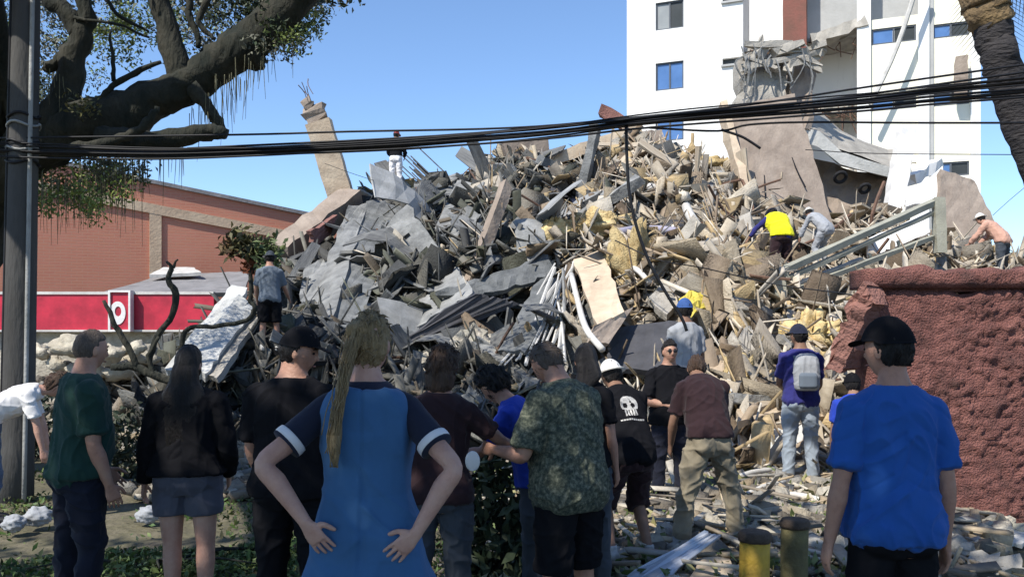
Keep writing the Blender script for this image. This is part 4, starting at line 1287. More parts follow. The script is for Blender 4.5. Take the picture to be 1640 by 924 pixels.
def name_by_marks(objs, what):
    "a label for each piece from the landmark it lies nearest to"
    rows = {}
    for o in objs:
        w_ = o.matrix_world.translation
        px, py = 820 + w_.x / w_.y * F, 535 - (w_.z - CAM.z) / w_.y * F
        d, mx, my, nm = min((math.hypot(px - a, py - b), a, b, c) for a, b, c in MARKS)
        side = ('above' if py < my else 'below') if abs(py - my) > abs(px - mx) else ('left of' if px < mx else 'right of')
        rows.setdefault((side, nm), []).append((d, o))
    for (side, nm), L in rows.items():
        for k, (d, o) in enumerate(sorted(L, key=lambda q: q[0])):
            o['label'] = f'{what} {side} the {nm}' + (f', {ORD[min(k, 14)]} to it' if len(L) > 1 else '')
def spread(nm, n, px0, px1, what, cat, group, smin=.7, smax=1.4, t0=.02, t1=1.0, tilt=.4):
    px, x, y = sample_mound(n, px0, px1, t0, t1)
    n = len(px)
    nrm, down = slope_axes(x, y)
    z = mound(x, y, .8)
    made = []
    for i in range(n):
        o = bpy.data.objects.new(nm, random.choice(PM[nm]))
        COL.objects.link(o)
        d = V(down[i]) + V((random.gauss(0, .6), random.gauss(0, .6), random.gauss(0, .2)))
        u = V(nrm[i]) + V((random.gauss(0, tilt), random.gauss(0, tilt), 0))
        d.normalize()
        s = u.cross(d).normalized()
        u = d.cross(s)
        mt = Matrix((d, s, u)).transposed().to_4x4()
        k = random.uniform(smin, smax) * min(1.1, y[i] / 20)
        o.matrix_world = Matrix.Translation(V((x[i], y[i], z[i])) + V(nrm[i]) * random.uniform(.12, .3)) @ mt @ Matrix.Scale(k, 4)
        tag(o, None, cat, group, 'thing')
        made.append(o)
    name_by_marks(made, what)
spread('broken_board', 70, 480, 880, 'dusty grey board', 'board', 'dusty grey boards on the grey slope')
spread('torn_sheet', 26, 480, 900, 'pale torn sheet', 'sheet', 'pale torn sheets on the grey slope', .6, 1.2)
spread('grey_chunk', 26, 420, 880, 'blue grey concrete lump', 'concrete lump', 'blue grey lumps on the grey slope', .35, .9)
spread('split_plank', 64, 930, 1420, 'tan split plank', 'plank', 'tan planks on the beige slope')
spread('pale_chunk', 36, 930, 1440, 'sandy concrete lump', 'concrete lump', 'sandy lumps on the beige slope', .35, .9)
spread('bent_sheet', 34, 500, 1000, 'long bent dusty sheet', 'sheet', 'long bent sheets on the slope', .7, 1.4, t1=.9, tilt=.5)
spread('long_beam', 15, 560, 1420, 'long broken beam', 'beam', 'long broken beams lying on the slope', .7, 1.2, t1=.9, tilt=.3)
spread('bent_bar', 40, 600, 1420, 'rusty bent steel bar', 'steel bar', 'bent steel bars in the rubble', .8, 1.5, tilt=1.2)
# ------------------------------------------------------------------ people
class Acc:
    def __init__(self):
        self.v, self.f, self.n = [], [], 0
    def add(self, v, f):
        self.v.append(np.asarray(v, float))
        self.f += [tuple(i + self.n for i in q) for q in f]
        self.n += len(v)
    def loft(self, secs, n=20, e=2.2):
        "closed loft through (centre, side, front, half width, half depth)"
        a = np.linspace(0, 2 * np.pi, n, endpoint=False)
        ca, sa = np.cos(a), np.sin(a)
        ca, sa = np.sign(ca) * np.abs(ca) ** (2 / e), np.sign(sa) * np.abs(sa) ** (2 / e)
        vs, m = [], len(secs)
        for c, X, Y, w, d in secs:
            vs.append(np.asarray(c) + np.outer(ca * w, np.asarray(X)) + np.outer(sa * d, np.asarray(Y)))
        fs = [(i * n + k, i * n + (k + 1) % n, (i + 1) * n + (k + 1) % n, (i + 1) * n + k) for i in range(m - 1) for k in range(n)]
        fs.append(tuple(range(n - 1, -1, -1)))
        fs.append(tuple(range((m - 1) * n, m * n)))
        self.add(np.concatenate(vs), fs)
    def tube(self, pts, rad, n=14, flat=1.0, side=None, sub=4):
        pts = [V(p) for p in pts]
        if sub:
            pts, rad = curve(pts, list(rad), sub)
        secs = []
        for i, p in enumerate(pts):
            d = (pts[min(i + 1, len(pts) - 1)] - pts[max(i - 1, 0)]).normalized()
            s = V(side) if side is not None else V((1, 0, 0))
            s = s - d * s.dot(d)
            if s.length < .2:
                s = V((0, 1, 0)) - d * d.y
            s.normalize()
            secs.append((p, s, d.cross(s), rad[i], rad[i] * flat))
        self.loft(secs, n, 2.0)
    def ball(self, c, X, Y, Z, r, nx=20, ny=12, fn=None):
        th, ph = np.meshgrid(np.linspace(0, np.pi, ny + 1), np.linspace(0, 2 * np.pi, nx, endpoint=False))
        d = np.stack([np.sin(th) * np.cos(ph), np.sin(th) * np.sin(ph), np.cos(th)], -1).reshape(-1, 3)
        q = fn(d) if fn else d * np.asarray(r)
        v = np.asarray(c) + q @ np.array([X, Y, Z], float)
        k = ny + 1
        fs = []
        for i in range(nx):
            j = (i + 1) % nx
            for b in range(ny):
                fs.append((i * k + b, i * k + b + 1, j * k + b + 1, j * k + b))
        self.add(v, fs)

def solid(acc, name, m, parent, vox, smooth=3, fold=None, sfac=.5):
    "fuse the closed shells of acc into one continuous skin"
    me = bpy.data.meshes.new(name)
    me.from_pydata(np.concatenate(acc.v).tolist(), [], acc.f)
    b = bmesh.new(); b.from_mesh(me)
    bmesh.ops.remove_doubles(b, verts=b.verts, dist=1e-5)
    bmesh.ops.recalc_face_normals(b, faces=b.faces)
    b.to_mesh(me); b.free()
    o = bpy.data.objects.new(name, me)
    COL.objects.link(o)
    r = o.modifiers.new('r', 'REMESH')
    r.mode = 'VOXEL'
    r.voxel_size = vox
    if smooth:
        s = o.modifiers.new('s', 'SMOOTH')
        s.factor = sfac
        s.iterations = smooth
    dg = bpy.context.evaluated_depsgraph_get()
    new = bpy.data.meshes.new_from_object(o.evaluated_get(dg))
    bpy.data.objects.remove(o)
    bpy.data.meshes.remove(me)
    new.name = name
    if fold:
        n = len(new.vertices)
        co = np.empty(n * 3, np.float32); new.vertices.foreach_get('co', co)
        no = np.empty(n * 3, np.float32); new.vertices.foreach_get('normal', no)
        co, no = co.reshape(-1, 3), no.reshape(-1, 3)
        co = co + no * fold(co)[:, None]
        new.vertices.foreach_set('co', co.astype(np.float32).ravel())
        new.update()
    o = link_mesh(name, new, m, parent, True)
    return o

def head_shape(d, g=1.0):
    x, y, z = d[:, 0], d[:, 1], d[:, 2]
    lo = np.clip(-z, 0, 1)
    X = .076 * x * (1 - .30 * lo ** 1.4)
    Y = np.where(y > 0, .094 * y * (1 - .05 * lo), .100 * y * (1 - .40 * np.clip(-z - .05, 0, 1)))
    Z = .120 * z
    fr = np.clip(y, 0, 1)
    gs = lambda a, s: np.exp(-(a / s) ** 2)
    Y = Y + fr * (.024 * gs(x, .13) * gs(z + .20, .11) + .011 * gs(x, .10) * gs(z + .02, .18))
    Y = Y - fr * .010 * gs(np.abs(x) - .36, .17) * gs(z - .05, .11)
    Y = Y + fr * .006 * gs(z - .20, .08) * gs(x, .6)
    Y = Y + fr * (.010 * gs(x, .28) * gs(z + .82, .14) + .006 * gs(x, .22) * gs(z + .50, .07))
    return np.stack([X, Y, Z], -1)

TORSO_M = [(.80, .135, .098, .0), (.86, .168, .118, -.008), (.92, .170, .122, -.012), (.98, .158, .110, -.004), (1.06, .148, .102, .005), (1.14, .150, .104, .008), (1.24, .164, .112, .006), (1.32, .174, .114, .002), (1.39, .176, .102, -.004), (1.435, .158, .086, -.010), (1.47, .118, .072, -.012), (1.505, .074, .062, -.010), (1.54, .058, .058, -.002), (1.61, .055, .057, .012)]
TORSO_F = [(.80, .135, .100, .0), (.86, .172, .122, -.010), (.92, .172, .124, -.014), (.98, .152, .106, -.004), (1.06, .128, .092, .005), (1.14, .130, .096, .010), (1.24, .146, .112, .016), (1.32, .152, .108, .006), (1.39, .154, .094, -.004), (1.435, .140, .080, -.010), (1.47, .104, .066, -.012), (1.505, .064, .055, -.010), (1.54, .050, .050, -.002), (1.61, .047, .049, .012)]

def rot2(a):
    return math.cos(a), math.sin(a)

class Person:
    def __init__(self, label, loc, face, h=1.72, sex='m', lean=0, hunch=0, side=0, twist=0, head=(0, 0), tilt=0, larm=None, rarm=None, lleg=None, rleg=None, wid=1.0, belly=0.0,
                 skin=(.42, .26, .185), vox=.007, group=None, curl=(.35, .35), lhand=None, rhand=None, armlen=1.0, bvox=None, splay=2.2):
        self.k = h / 1.75
        self.sex, self.wid, self.vox = sex, wid, vox
        self.bvox, self.splay = bvox or vox, splay
        self.root = thing('person', label, 'person', loc, R(face), group)
        self.root.scale = (self.k,) * 3
        self.skin = skin
        tab = TORSO_M if sex == 'm' else TORSO_F
        self.tab = [(z, w * wid, d * (wid * .5 + .5) + (belly * math.exp(-((z - 1.08) / .13) ** 2)), f + belly * .6 * math.exp(-((z - 1.08) / .13) ** 2)) for z, w, d, f in tab]
        # spine
        zs = np.linspace(.72, 1.66, 95)
        self.zs = zs
        pos, fr = {}, {}
        base = V((0, 0, .93))
        dz = zs[1] - zs[0]
        cur = base.copy()
        i0 = int(np.argmin(abs(zs - .93)))
        ups = []
        for z in zs:
            p = R(lean) * float(sstep(.90, 1.12, z)) + R(hunch) * float(sstep(1.2, 1.52, z))
            s_ = R(side) * float(sstep(.95, 1.25, z))
            tw = R(twist) * float(sstep(.95, 1.3, z))
            up = V((math.sin(s_), math.sin(p), math.cos(p) * math.cos(s_))).normalized()
            fwd = V((-math.sin(tw) , math.cos(tw), 0))
            sd = fwd.cross(up).normalized()
            fw = up.cross(sd)
            ups.append((up, sd, fw))
        P_ = [None] * len(zs)
        P_[i0] = base
        for i in range(i0 + 1, len(zs)):
            P_[i] = P_[i - 1] + ups[i][0] * dz
        for i in range(i0 - 1, -1, -1):
            P_[i] = P_[i + 1] - ups[i][0] * dz
        self.P_, self.ups = P_, ups
        # limbs
        dn = V((0, 0, -1))
        self.hipj, self.knee, self.ank, self.sho, self.elb, self.wri, self.hdir = {}, {}, {}, {}, {}, {}, {}
        legs = {-1: lleg or ((-.06, .02, -1), (-.04, -.04, -1)), 1: rleg or ((.06, .02, -1), (.04, -.04, -1))}
        for s in (-1, 1):
            p, (up, sd, fw) = self.at(.89)
            self.hipj[s] = p + sd * (s * .088 * wid)
            self.knee[s] = self.hipj[s] + V(legs[s][0]).normalized() * .43
            self.ank[s] = self.knee[s] + V(legs[s][1]).normalized() * .40
        low = min(self.ank[s].z for s in (-1, 1)) - .075
        self.low = low
        arms = {-1: larm or ((-.16, .0, -1), (-.05, .22, -1)), 1: rarm or ((.16, .0, -1), (.05, .22, -1))}
        hd = {-1: lhand, 1: rhand}
        for s in (-1, 1):
            p, (up, sd, fw) = self.at(1.392)
            self.sho[s] = p + sd * (s * .168 * wid * (1 if sex == 'm' else .90)) - fw * .008
            self.elb[s] = self.sho[s] + V(arms[s][0]).normalized() * .295 * armlen
            self.wri[s] = self.elb[s] + V(arms[s][1]).normalized() * .255 * armlen
            self.hdir[s] = V(hd[s][0]).normalized() if hd[s] else (self.wri[s] - self.elb[s]).normalized()
        self.hand_n = {s: (V(hd[s][1]).normalized() if hd[s] else None) for s in (-1, 1)}
        self.curl = {-1: curl[0], 1: curl[1]}
        # head
        p, (up, sd, fw) = self.at(1.575)
        yaw, pit, til = R(head[0]), R(head[1]), R(tilt)
        hf = V((math.sin(yaw) * math.cos(pit), math.cos(yaw) * math.cos(pit), math.sin(pit)))
        hs = V((math.cos(yaw), -math.sin(yaw), 0))
        hu = hs.cross(hf)
        hs, hu = hs * math.cos(til) + hu * math.sin(til), hu * math.cos(til) - hs * math.sin(til)
        self.H = (p + hu * .072 + hf * .022, hs, hf, hu)
        self.base = np.array([0, 0, -low])
        for dct in (self.hipj, self.knee, self.ank, self.sho, self.elb, self.wri):
            for s in dct:
                dct[s] = dct[s] + V((0, 0, -low))
        self.P_ = [q + V((0, 0, -low)) for q in self.P_]
        self.H = (self.H[0] + V((0, 0, -low)),) + self.H[1:]

    def at(self, z):
        i = int(np.clip(round((z - .72) / (self.zs[1] - self.zs[0])), 0, len(self.zs) - 1))
        return self.P_[i], self.ups[i]
    def tr(self, z):
        t = self.tab
        zz = [q[0] for q in t]
        return [float(np.interp(z, zz, [q[i] for q in t])) for i in (1, 2, 3)]
    def torso(self, acc, z0, z1, off=0.0, n=14, flare=0.0, fn=None):
        secs = []
        for z in np.linspace(z0, z1, n):
            w, d, f = self.tr(z)
            p, (up, sd, fw) = self.at(z)
            o = off + flare * (1 - (z - z0) / (z1 - z0)) ** 2 + (fn(z) if fn else 0)
            secs.append((p + fw * f, sd, fw, w + o, d + o))
        acc.loft(secs, 28, 2.35)
    def arm(self, acc, s, off=0.0, f=1.0, flare=0.0, cap=True):
        a, b, c = self.sho[s], self.elb[s], self.wri[s]
        g = .92 if self.sex == 'f' else 1.0
        g *= (.4 + .6 * self.wid)
        pts = [a, a.lerp(b, .3), a.lerp(b, .65), b, b.lerp(c, .3), b.lerp(c, .7), c]
        rad = [.054, .052, .044, .0375, .0425, .032, .0250]
        if f < 1:
            ln = .295 + .255
            keep = f * ln
            q, rr, acc_l = [pts[0]], [rad[0]], 0
            for i in range(1, len(pts)):
                L = (pts[i] - pts[i - 1]).length
                if acc_l + L >= keep:
                    t = (keep - acc_l) / L
                    q.append(pts[i - 1].lerp(pts[i], t)); rr.append(rad[i - 1] * (1 - t) + rad[i] * t)
                    break
                q.append(pts[i]); rr.append(rad[i]); acc_l += L
            pts, rad = q, rr
        m = len(pts)
        rad = [r * g + off + flare * (i / (m - 1)) ** 2 for i, r in enumerate(rad)]
        acc.tube(pts, rad, 16, sub=4)
        p, (up, sd, fw) = self.at(1.392)
        acc.ball(a, sd, fw, up, (rad[0] * 1.0, rad[0] * 1.02, rad[0] * .96))
        n0, _ = self.at(1.478)
        acc.tube([n0 + sd * (s * .05), n0.lerp(a, .5) + up * (.004 + off * .2), a + up * .012], [.034 + off * .6, .040 + off * .6, .044 + off * .6], 14, sub=3)
        return pts[-1], (pts[-1] - pts[-2]).normalized(), rad[-1]
    def leg(self, acc, s, off=0.0, f=1.0, rmin=0.0, flare=0.0):
        a, b, c = self.hipj[s], self.knee[s], self.ank[s]
        g = self.wid * .5 + .5
        pts = [a + V((0, 0, .02)), a.lerp(b, .25), a.lerp(b, .65), b, b.lerp(c, .28), b.lerp(c, .7), c]
        rad = [.088, .084, .068, .054, .055, .041, .034]
        if f < 1:
            keep = f * .83
            q, rr, al = [pts[0]], [rad[0]], 0
            for i in range(1, len(pts)):
                L = (pts[i] - pts[i - 1]).length
                if al + L >= keep:
                    t = (keep - al) / L
                    q.append(pts[i - 1].lerp(pts[i], t)); rr.append(rad[i - 1] * (1 - t) + rad[i] * t)
                    break
                q.append(pts[i]); rr.append(rad[i]); al += L
            pts, rad = q, rr
        m = len(pts)
        rad = [max(r * g + off, rmin) + flare * (i / (m - 1)) ** 2 for i, r in enumerate(rad)]
        acc.tube(pts, rad, 18, sub=4)
    def hand(self, acc, s):
        w, d = self.wri[s], self.hdir[s]
        n = self.hand_n[s]
        if n is None:
            n = V((-s, 0, 0))
        n = (n - d * n.dot(d)).normalized()
        t = d.cross(n)
        # thumb to the front of a hanging hand
        if t.y < 0 and self.hand_n[s] is None:
            t = -t
        if self.hand_n[s] is not None and t.z < 0:
            t = -t
        g = .92 if self.sex == 'f' else 1.0
        secs = [(w + d * a * g - n * .002, t, n, b * g, c * g) for a, b, c in ((-.01, .026, .021), (.02, .031, .018), (.05, .039, .0155), (.075, .041, .0145), (.095, .039, .012))]
        acc.loft(secs, 16, 2.6)
        cu = self.curl[s]
        for o, L, r in ((.032, .070, .0082), (.011, .079, .0085), (-.011, .073, .0082), (-.032, .057, .0074)):
            p = w + d * .085 * g + t * o * g
            q = [p]
            for j, fr in enumerate((.45, .32, .23)):
                a = cu * (j + .7)
                dd = d * math.cos(a) + n * math.sin(a) + t * o * self.splay * (1 - .4 * j)
                q.append(q[-1] + dd.normalized() * L * fr * g)
            acc.tube(q, [r, r * .97, r * .9, r * .72], 8, sub=2)
        p = w + d * .022 + t * .026 * g
        d1 = (d * .62 + t * .72 + n * .30).normalized()
        d2 = (d * .86 + t * .30 + n * .40).normalized()
        acc.tube([p, p + d1 * .040 * g, p + d1 * .040 * g + d2 * .034 * g, p + d1 * .040 * g + d2 * .056 * g], [.0135, .0115, .0105, .0075], 8, sub=2)
    def foot(self, acc, s, off=0.0):
        c = self.ank[s]
        o = V((s * .16, 1, 0)).normalized()
        sd = V((o.y, -o.x, 0))
        zf = c.z - .075
        up = V((0, 0, 1))
        secs = []
        for a, wd, hh in ((-.075, .022, .030), (-.06, .032, .038), (-.02, .036, .045), (.03, .038, .040), (.08, .043, .032), (.13, .046, .025), (.17, .038, .020), (.195, .018, .013)):
            secs.append((V((c.x, c.y, 0)) + o * a + up * (zf + hh + off * .3), sd, up, wd + off, hh + off * .6))
        acc.loft(secs, 14, 2.4)
        acc.tube([c + V((0, 0, .05)), c, c + V((0, 0, -.035))], [.036 + off, .038 + off, .040 + off], 12, sub=2)

    # ---- body in one skin
    def body(self, skinmat, eyes=True, hands=True, feet=True, mouth=True):
        acc = Acc()
        self.torso(acc, .80, 1.62, 0, 24)
        c, hs, hf, hu = self.H
        acc.ball(c, hs, hf, hu, None, 56, 40, head_shape)
        for s in (-1, 1):
            acc.ball(c + hs * (s * .076) - hf * .008 - hu * .006, (hs + hf * (-.3 * s)).normalized(), (hf + hs * (.3 * s)).normalized(), hu, (.010, .020, .032), 12, 10)
            self.arm(acc, s)
            if hands:
                self.hand(acc, s)
            self.leg(acc, s)
            if feet:
                self.foot(acc, s)
            p, (up, sd, fw) = self.at(.89)
            acc.ball(p + sd * (s * .075) - fw * .055, sd, fw, up, (.082, .075, .088))
        if self.sex == 'f':
            p, (up, sd, fw) = self.at(1.265)
            for s in (-1, 1):
                acc.ball(p + sd * (s * .068) + fw * .085, sd, fw, up, (.058, .050, .056))
        self.b = solid(acc, 'body', skinmat, self.root, self.bvox, 3, None, .45)
        if eyes:
            for s in (-1, 1):
                e = Acc()
                e.ball(c + hs * (s * .029) + hf * .080 + hu * .007, hs, hf, hu, (.013, .009, .0075), 12, 8)
                self.raw(e, 'eye', M['eye'])
                e = Acc()
                q = [c + hs * (s * (.012 + .032 * t)) + hf * (.0925 - .013 * t * t) + hu * (.026 + .006 * math.sin(t * 3)) for t in (0, .33, .66, 1)]
                e.tube(q, [.0035, .0045, .004, .002], 6, sub=2)
                self.raw(e, 'eyebrow', M['hair_dark'])
        if mouth:
            e = Acc()
            q = [c + hs * x + hf * (.094 - 12 * x * x) - hu * .062 for x in (-.022, -.011, 0, .011, .022)]
            e.tube(q, [.002, .0045, .005, .0045, .002], 6, sub=2)
            self.raw(e, 'lips', M['lips'])
    def raw(self, acc, name, m, smooth=True):
        me = bpy.data.meshes.new(name)
        me.from_pydata(np.concatenate(acc.v).tolist(), [], acc.f)
        return link_mesh(name, me, m, self.root, smooth)

    # ---- clothes
    def folds(self, amp, fr=(9, 9, 2.6), seed=0, hem=None):
        def f(p):
            q = p * np.array(fr)
            wq = q + .6 * np.stack([vnoise(p * 4, seed + 1), vnoise(p * 4 + 9, seed + 2), vnoise(p * 4 + 5, seed + 3)], -1)
            a = vnoise(wq, seed) * .5 + (1 - np.abs(vnoise(wq * 1.5 + 3, seed + 5))) ** 5 * 1.0 - .25
            ax_ = np.abs(p[:, 0])
            dg = np.stack([(ax_ * .6 + p[:, 2] * .8) * 12, p[:, 1] * 5 + np.sign(p[:, 0]) * 3, (ax_ * .8 - p[:, 2] * .6) * 2.6], -1)
            b = (1 - np.abs(vnoise(dg + seed, seed + 8))) ** 6 * .9 - (1 - np.abs(vnoise(dg * 1.6 + seed + 4, seed + 9))) ** 6 * .5
            c_ = (1 - np.abs(vnoise(p * np.array((17, 17, 8)) + wq * .4, seed + 11))) ** 4 * .32
            zz = p[:, 2]
            k_ = (.3 + .7 * sstep(0, .07, zz - zz.min())) * (.25 + .75 * sstep(0, .06, zz.max() - zz))
            return amp * (a + b + c_) * k_
        return f
    def shirt(self, m, z0=.88, sleeve=.36, off=.012, flare=.018, name='shirt', fold=.011, neck=1.505, sflare=.010, loose=0.012, seed=1, cuffs=None, ring=None):
        acc = Acc()
        self.torso(acc, z0, neck, off, 22, flare, lambda z: loose * math.exp(-((z - 1.05) / .16) ** 2))
        ends = {}
        for s in (-1, 1):
            if sleeve > 0:
                ends[s] = self.arm(acc, s, off + .002, sleeve, sflare)
        if self.sex == 'f':
            p, (up, sd, fw) = self.at(1.262)
            for s in (-1, 1):
                acc.ball(p + sd * (s * .066) + fw * .088, sd, fw, up, (.066, .058, .062))
        if z0 < .93:
            p, (up, sd, fw) = self.at(.91)
            for s in (-1, 1):
                acc.ball(p + sd * (s * .075) - fw * .050, sd, fw, up, (.104 + off, .098 + off, .10))
        o = solid(acc, name, m, self.root, self.vox * 1.2, 5, self.folds(fold, seed=seed))
        if cuffs:
            for s in (-1, 1):
                p, d, r = ends[s]
                e = Acc()
                e.tube([p - d * .026, p - d * .010, p + d * .006], [r + .007, r + .009, r + .0085], 20, sub=2)
                self.raw(e, 'cuff', cuffs)
                e = Acc()
                e.tube([p + d * .0065, p + d * .014], [r + .0085, r + .007], 20, sub=0)
                self.raw(e, 'cuff_edge', m)
        self.shirt_o = o
        return o
    def trousers(self, m, f=1.0, z1=1.02, off=.010, rmin=.0, flare=0.0, name='trousers', fold=.012, seed=4):
        acc = Acc()
        self.torso(acc, .80, z1, off, 12)
        for s in (-1, 1):
            self.leg(acc, s, off + .004, f, rmin, flare)
            p, (up, sd, fw) = self.at(.89)
            acc.ball(p + sd * (s * .075) - fw * .055, sd, fw, up, (.096, .090, .100))
        return solid(acc, name, m, self.root, self.vox * 1.2, 5, self.folds(fold, (8, 8, 5), seed))
    def skirt(self, m, z0, z1=1.0, w=.26, d=.22, off=.014, name='skirt', acc=None):
        acc = acc or Acc()
        secs = []
        for i, z in enumerate(np.linspace(z1, z0, 12)):
            t = i / 11
            if z > .86:
                ww, dd, f = self.tr(z)
                p, (up, sd, fw) = self.at(z)
                secs.append((p + fw * f, sd, fw, ww + off, dd + off + .01))
            else:
                ww, dd, f = self.tr(.86)
                k = (.86 - z) / max(.86 - z0, .01)
                p, (up, sd, fw) = self.at(.86)
                secs.append((p + V((0, 0, z - .86)), sd, fw, ww + off + (w - ww) * k, dd + off + .01 + (d - dd) * k))
        acc.loft(secs, 28, 2.2)
        return acc
    def shoes(self, m):
        for s in (-1, 1):
            acc = Acc()
            self.foot(acc, s, .007)
            solid(acc, 'shoe', m, self.root, max(self.vox, .007), 3)
    # ---- hair and hats
    def hair(self, m, kind='short', name='hair', thick=.012, nape=-.55, fringe=.34, rough=.012, seed=0, nstr=0):
        c, hs, hf, hu = self.H
        def fn(d):
            base = head_shape(d)
            x, y, z = d[:, 0], d[:, 1], d[:, 2]
            lim = np.where(y > .15, fringe + .55 * np.clip(y - .15, 0, 1) * .5, nape + (fringe - nape) * sstep(-.35, .30, y))
            k = sstep(-.07, .05, z - lim)
            st = fbm(np.stack([x * 9, y * 9, z * 3], -1) + seed, 3, seed) * rough
            r = 1 + (thick + st) / .095
            return base * np.where(k > .01, .93 + (r - .93) * k, .93)[:, None]
        acc = Acc()
        acc.ball(c, hs, hf, hu, None, 72, 48, fn)
        o = self.raw(acc, name, m)
        if nstr:
            # loose strands combed over the shell
            q = rng.normal(size=(nstr, 3))
            q /= np.linalg.norm(q, axis=1, keepdims=True)
            q = q[(q[:, 2] > nape + .1) & ~((q[:, 1] > .3) & (q[:, 2] < fringe + .1))]
            mb = Acc()
            h = head_shape(q)
            for d, p in zip(q, h):
                n = V(d)
                dr = V((random.gauss(0, .5), -.5 + random.gauss(0, .4), -.7 + random.gauss(0, .3)))
                dr = (dr - n * n.dot(dr)).normalized()
                a = V(p) * (1 + thick / .095)
                pts = [a, a + dr * .022 + n * .006, a + dr * .045 + n * random.uniform(-.004, .012)]
                pts = [c + hs * t.x + hf * t.y + hu * t.z for t in pts]
                mb.tube(pts, [.0035, .003, .001], 4, sub=1)
            self.raw(mb, 'loose_hair', m)['kind'] = 'stuff'
        return o
    def long_hair(self, m, length=.45, width=.085, back=.085, seed=2, name='hair'):
        c, hs, hf, hu = self.H
        acc = Acc()
        def fn(d):
            base = head_shape(d)
            k = np.where(d[:, 1] > .25, sstep(.30, .5, d[:, 2]), 1.0)
            return base * (.93 + .21 * k + .03 * vnoise(d * np.array((10, 10, 3)), seed) * k)[:, None]
        acc.ball(c, hs, hf, hu, None, 48, 32, fn)
        p0, (up, sd, fw) = self.at(1.5)
        secs = []
        pts = [c + hu * .06 - hf * .03, c - hf * .060 - hu * .04, c - hf * .072 - hu * .12]
        bk = p0 - fw * back
        dn = V((0, 0, -1))
        pts += [bk + dn * .05, bk + dn * (length * .5) - fw * .02, bk + dn * length - fw * .012, bk + dn * (length + .06)]
        ws = [.06, .086, .100, width * 1.10, width, width * .85, width * .4]
        ds = [.05, .066, .06, .042, .036, .03, .012]
        pts, ws2 = curve([V(p) for p in pts], ws, 5)
        ds2 = np.interp(np.linspace(0, 1, len(pts)), np.linspace(0, 1, 7), ds)
        for i, p in enumerate(pts):
            secs.append((p, sd, fw, ws2[i], ds2[i]))
        acc.loft(secs, 24, 2.2)
        return solid(acc, name, m, self.root, self.vox, 3, lambda p: .006 * vnoise(p * np.array((55, 55, 5)), seed))
    def cap(self, m, brim=(0, .07), name='cap', lift=.0, full=False, crown=1.0):
        c, hs, hf, hu = self.H
        def fn(d):
            b = head_shape(d) * np.array((1.24, 1.21, 1.22 * crown))
            z = np.maximum(b[:, 2], .028 + .012 * (d[:, 1] > 0))
            return np.stack([b[:, 0], b[:, 1], z + lift], -1)
        acc = Acc()
        acc.ball(c, hs, hf, hu, None, 40, 24, fn)
        o = self.raw(acc, name, m)
        e = Acc()
        by, bl = brim
        dirs = hf * math.cos(R(by)) + hs * math.sin(R(by))
        sds = dirs.cross(hu)
        secs = []
        if full:
            secs = [(c + hu * (.030 + lift), hs, hf, .13, .15), (c + hu * (.040 + lift), hs, hf, .115, .135), (c + hu * (.046 + lift), hs, hf, .09, .11)]
            e.loft(secs, 28, 2)
        else:
            for t in np.linspace(0, 1, 8):
                y = .075 + (bl + .02) * t
                wd = .078 * math.sqrt(max(1 - t ** 2.6, .02))
                secs.append((c + hu * (.044 + lift - .022 * t * t) + dirs * y, sds, hu, wd, .0045))
            e.loft(secs, 16, 3)
        b = self.raw(e, 'brim', m)
        b.parent = o
        return o

# cloth, skin and hair materials
def cloth(name, c, rough=.9, var=.78, sc=3, bs=260):
    return mat(name, c, tuple(x * var for x in c), sc, rough, .12, bs, spec=.15, sheen=.08)
M['skin_tan'] = mat('tan_skin', (.42, .25, .175), (.30, .16, .11), 9, .5, .15, 90, c3=(.40, .215, .15))
M['skin_pink'] = mat('light_skin', (.54, .34, .26), (.42, .23, .175), 9, .5, .15, 90, c3=(.50, .29, .22))
M['skin_brown'] = mat('brown_skin', (.26, .15, .10), (.20, .11, .075), 6, .55, .06, 120)
M['lips'] = mat('lips', (.33, .13, .11), None, 6, .5, 0)
M['eye'] = mat('dark_eye', (.02, .016, .014), None, 6, .2, 0)
HS = (30, 30, 4)
M['hair_dark'] = mat('black_hair', (.016, .013, .012), (.006, .005, .005), 6, .5, .5, 10, stretch=HS)
M['hair_brown'] = mat('brown_hair', (.085, .050, .032), (.035, .020, .013), 6, .5, .5, 10, stretch=HS)
M['hair_blond'] = mat('dark_blond_hair', (.40, .29, .155), (.20, .14, .07), 6, .5, .6, 10, stretch=HS)
M['hair_greybrown'] = mat('grey_brown_hair', (.13, .10, .08), (.06, .045, .036), 6, .6, .5, 10, stretch=HS)
M['c_black'] = mat('black_cloth', (.011, .011, .013), (.008, .008, .010), 3, .95, .12, 260, spec=.08)
M['c_navy'] = cloth('navy_cloth', (.020, .024, .045))
M['c_darknavy'] = cloth('dark_navy_trousers', (.014, .016, .028))
M['c_green'] = cloth('bottle_green_cloth', (.018, .050, .040))
M['c_denimdress'] = cloth('blue_denim_cloth', (.050, .135, .28), var=.82)
M['c_blue'] = cloth('royal_blue_cloth', (.022, .098, .36), var=.85)
M['c_blue2'] = cloth('deep_blue_cloth', (.025, .06, .42))
M['c_violet'] = cloth('violet_blue_cloth', (.035, .035, .17))
M['c_grey'] = cloth('grey_shorts_cloth', (.095, .10, .13))
M['c_slate'] = cloth('slate_trousers', (.06, .07, .085))
M['c_jeans'] = cloth('light_jeans', (.33, .38, .44), var=.7, sc=6)
M['c_jeansd'] = cloth('mid_jeans', (.10, .14, .22), var=.65, sc=6)
M['c_khaki'] = cloth('khaki_trousers', (.25, .215, .155), var=.7, sc=5)
M['c_maroon'] = cloth('dark_maroon_cloth', (.034, .018, .021))
M['c_white'] = cloth('white_cloth', (.74, .72, .72), var=.9)
M['c_lightgrey'] = cloth('light_grey_cloth', (.36, .37, .39))
M['c_steel'] = cloth('steel_blue_grey_cloth', (.15, .18, .22))
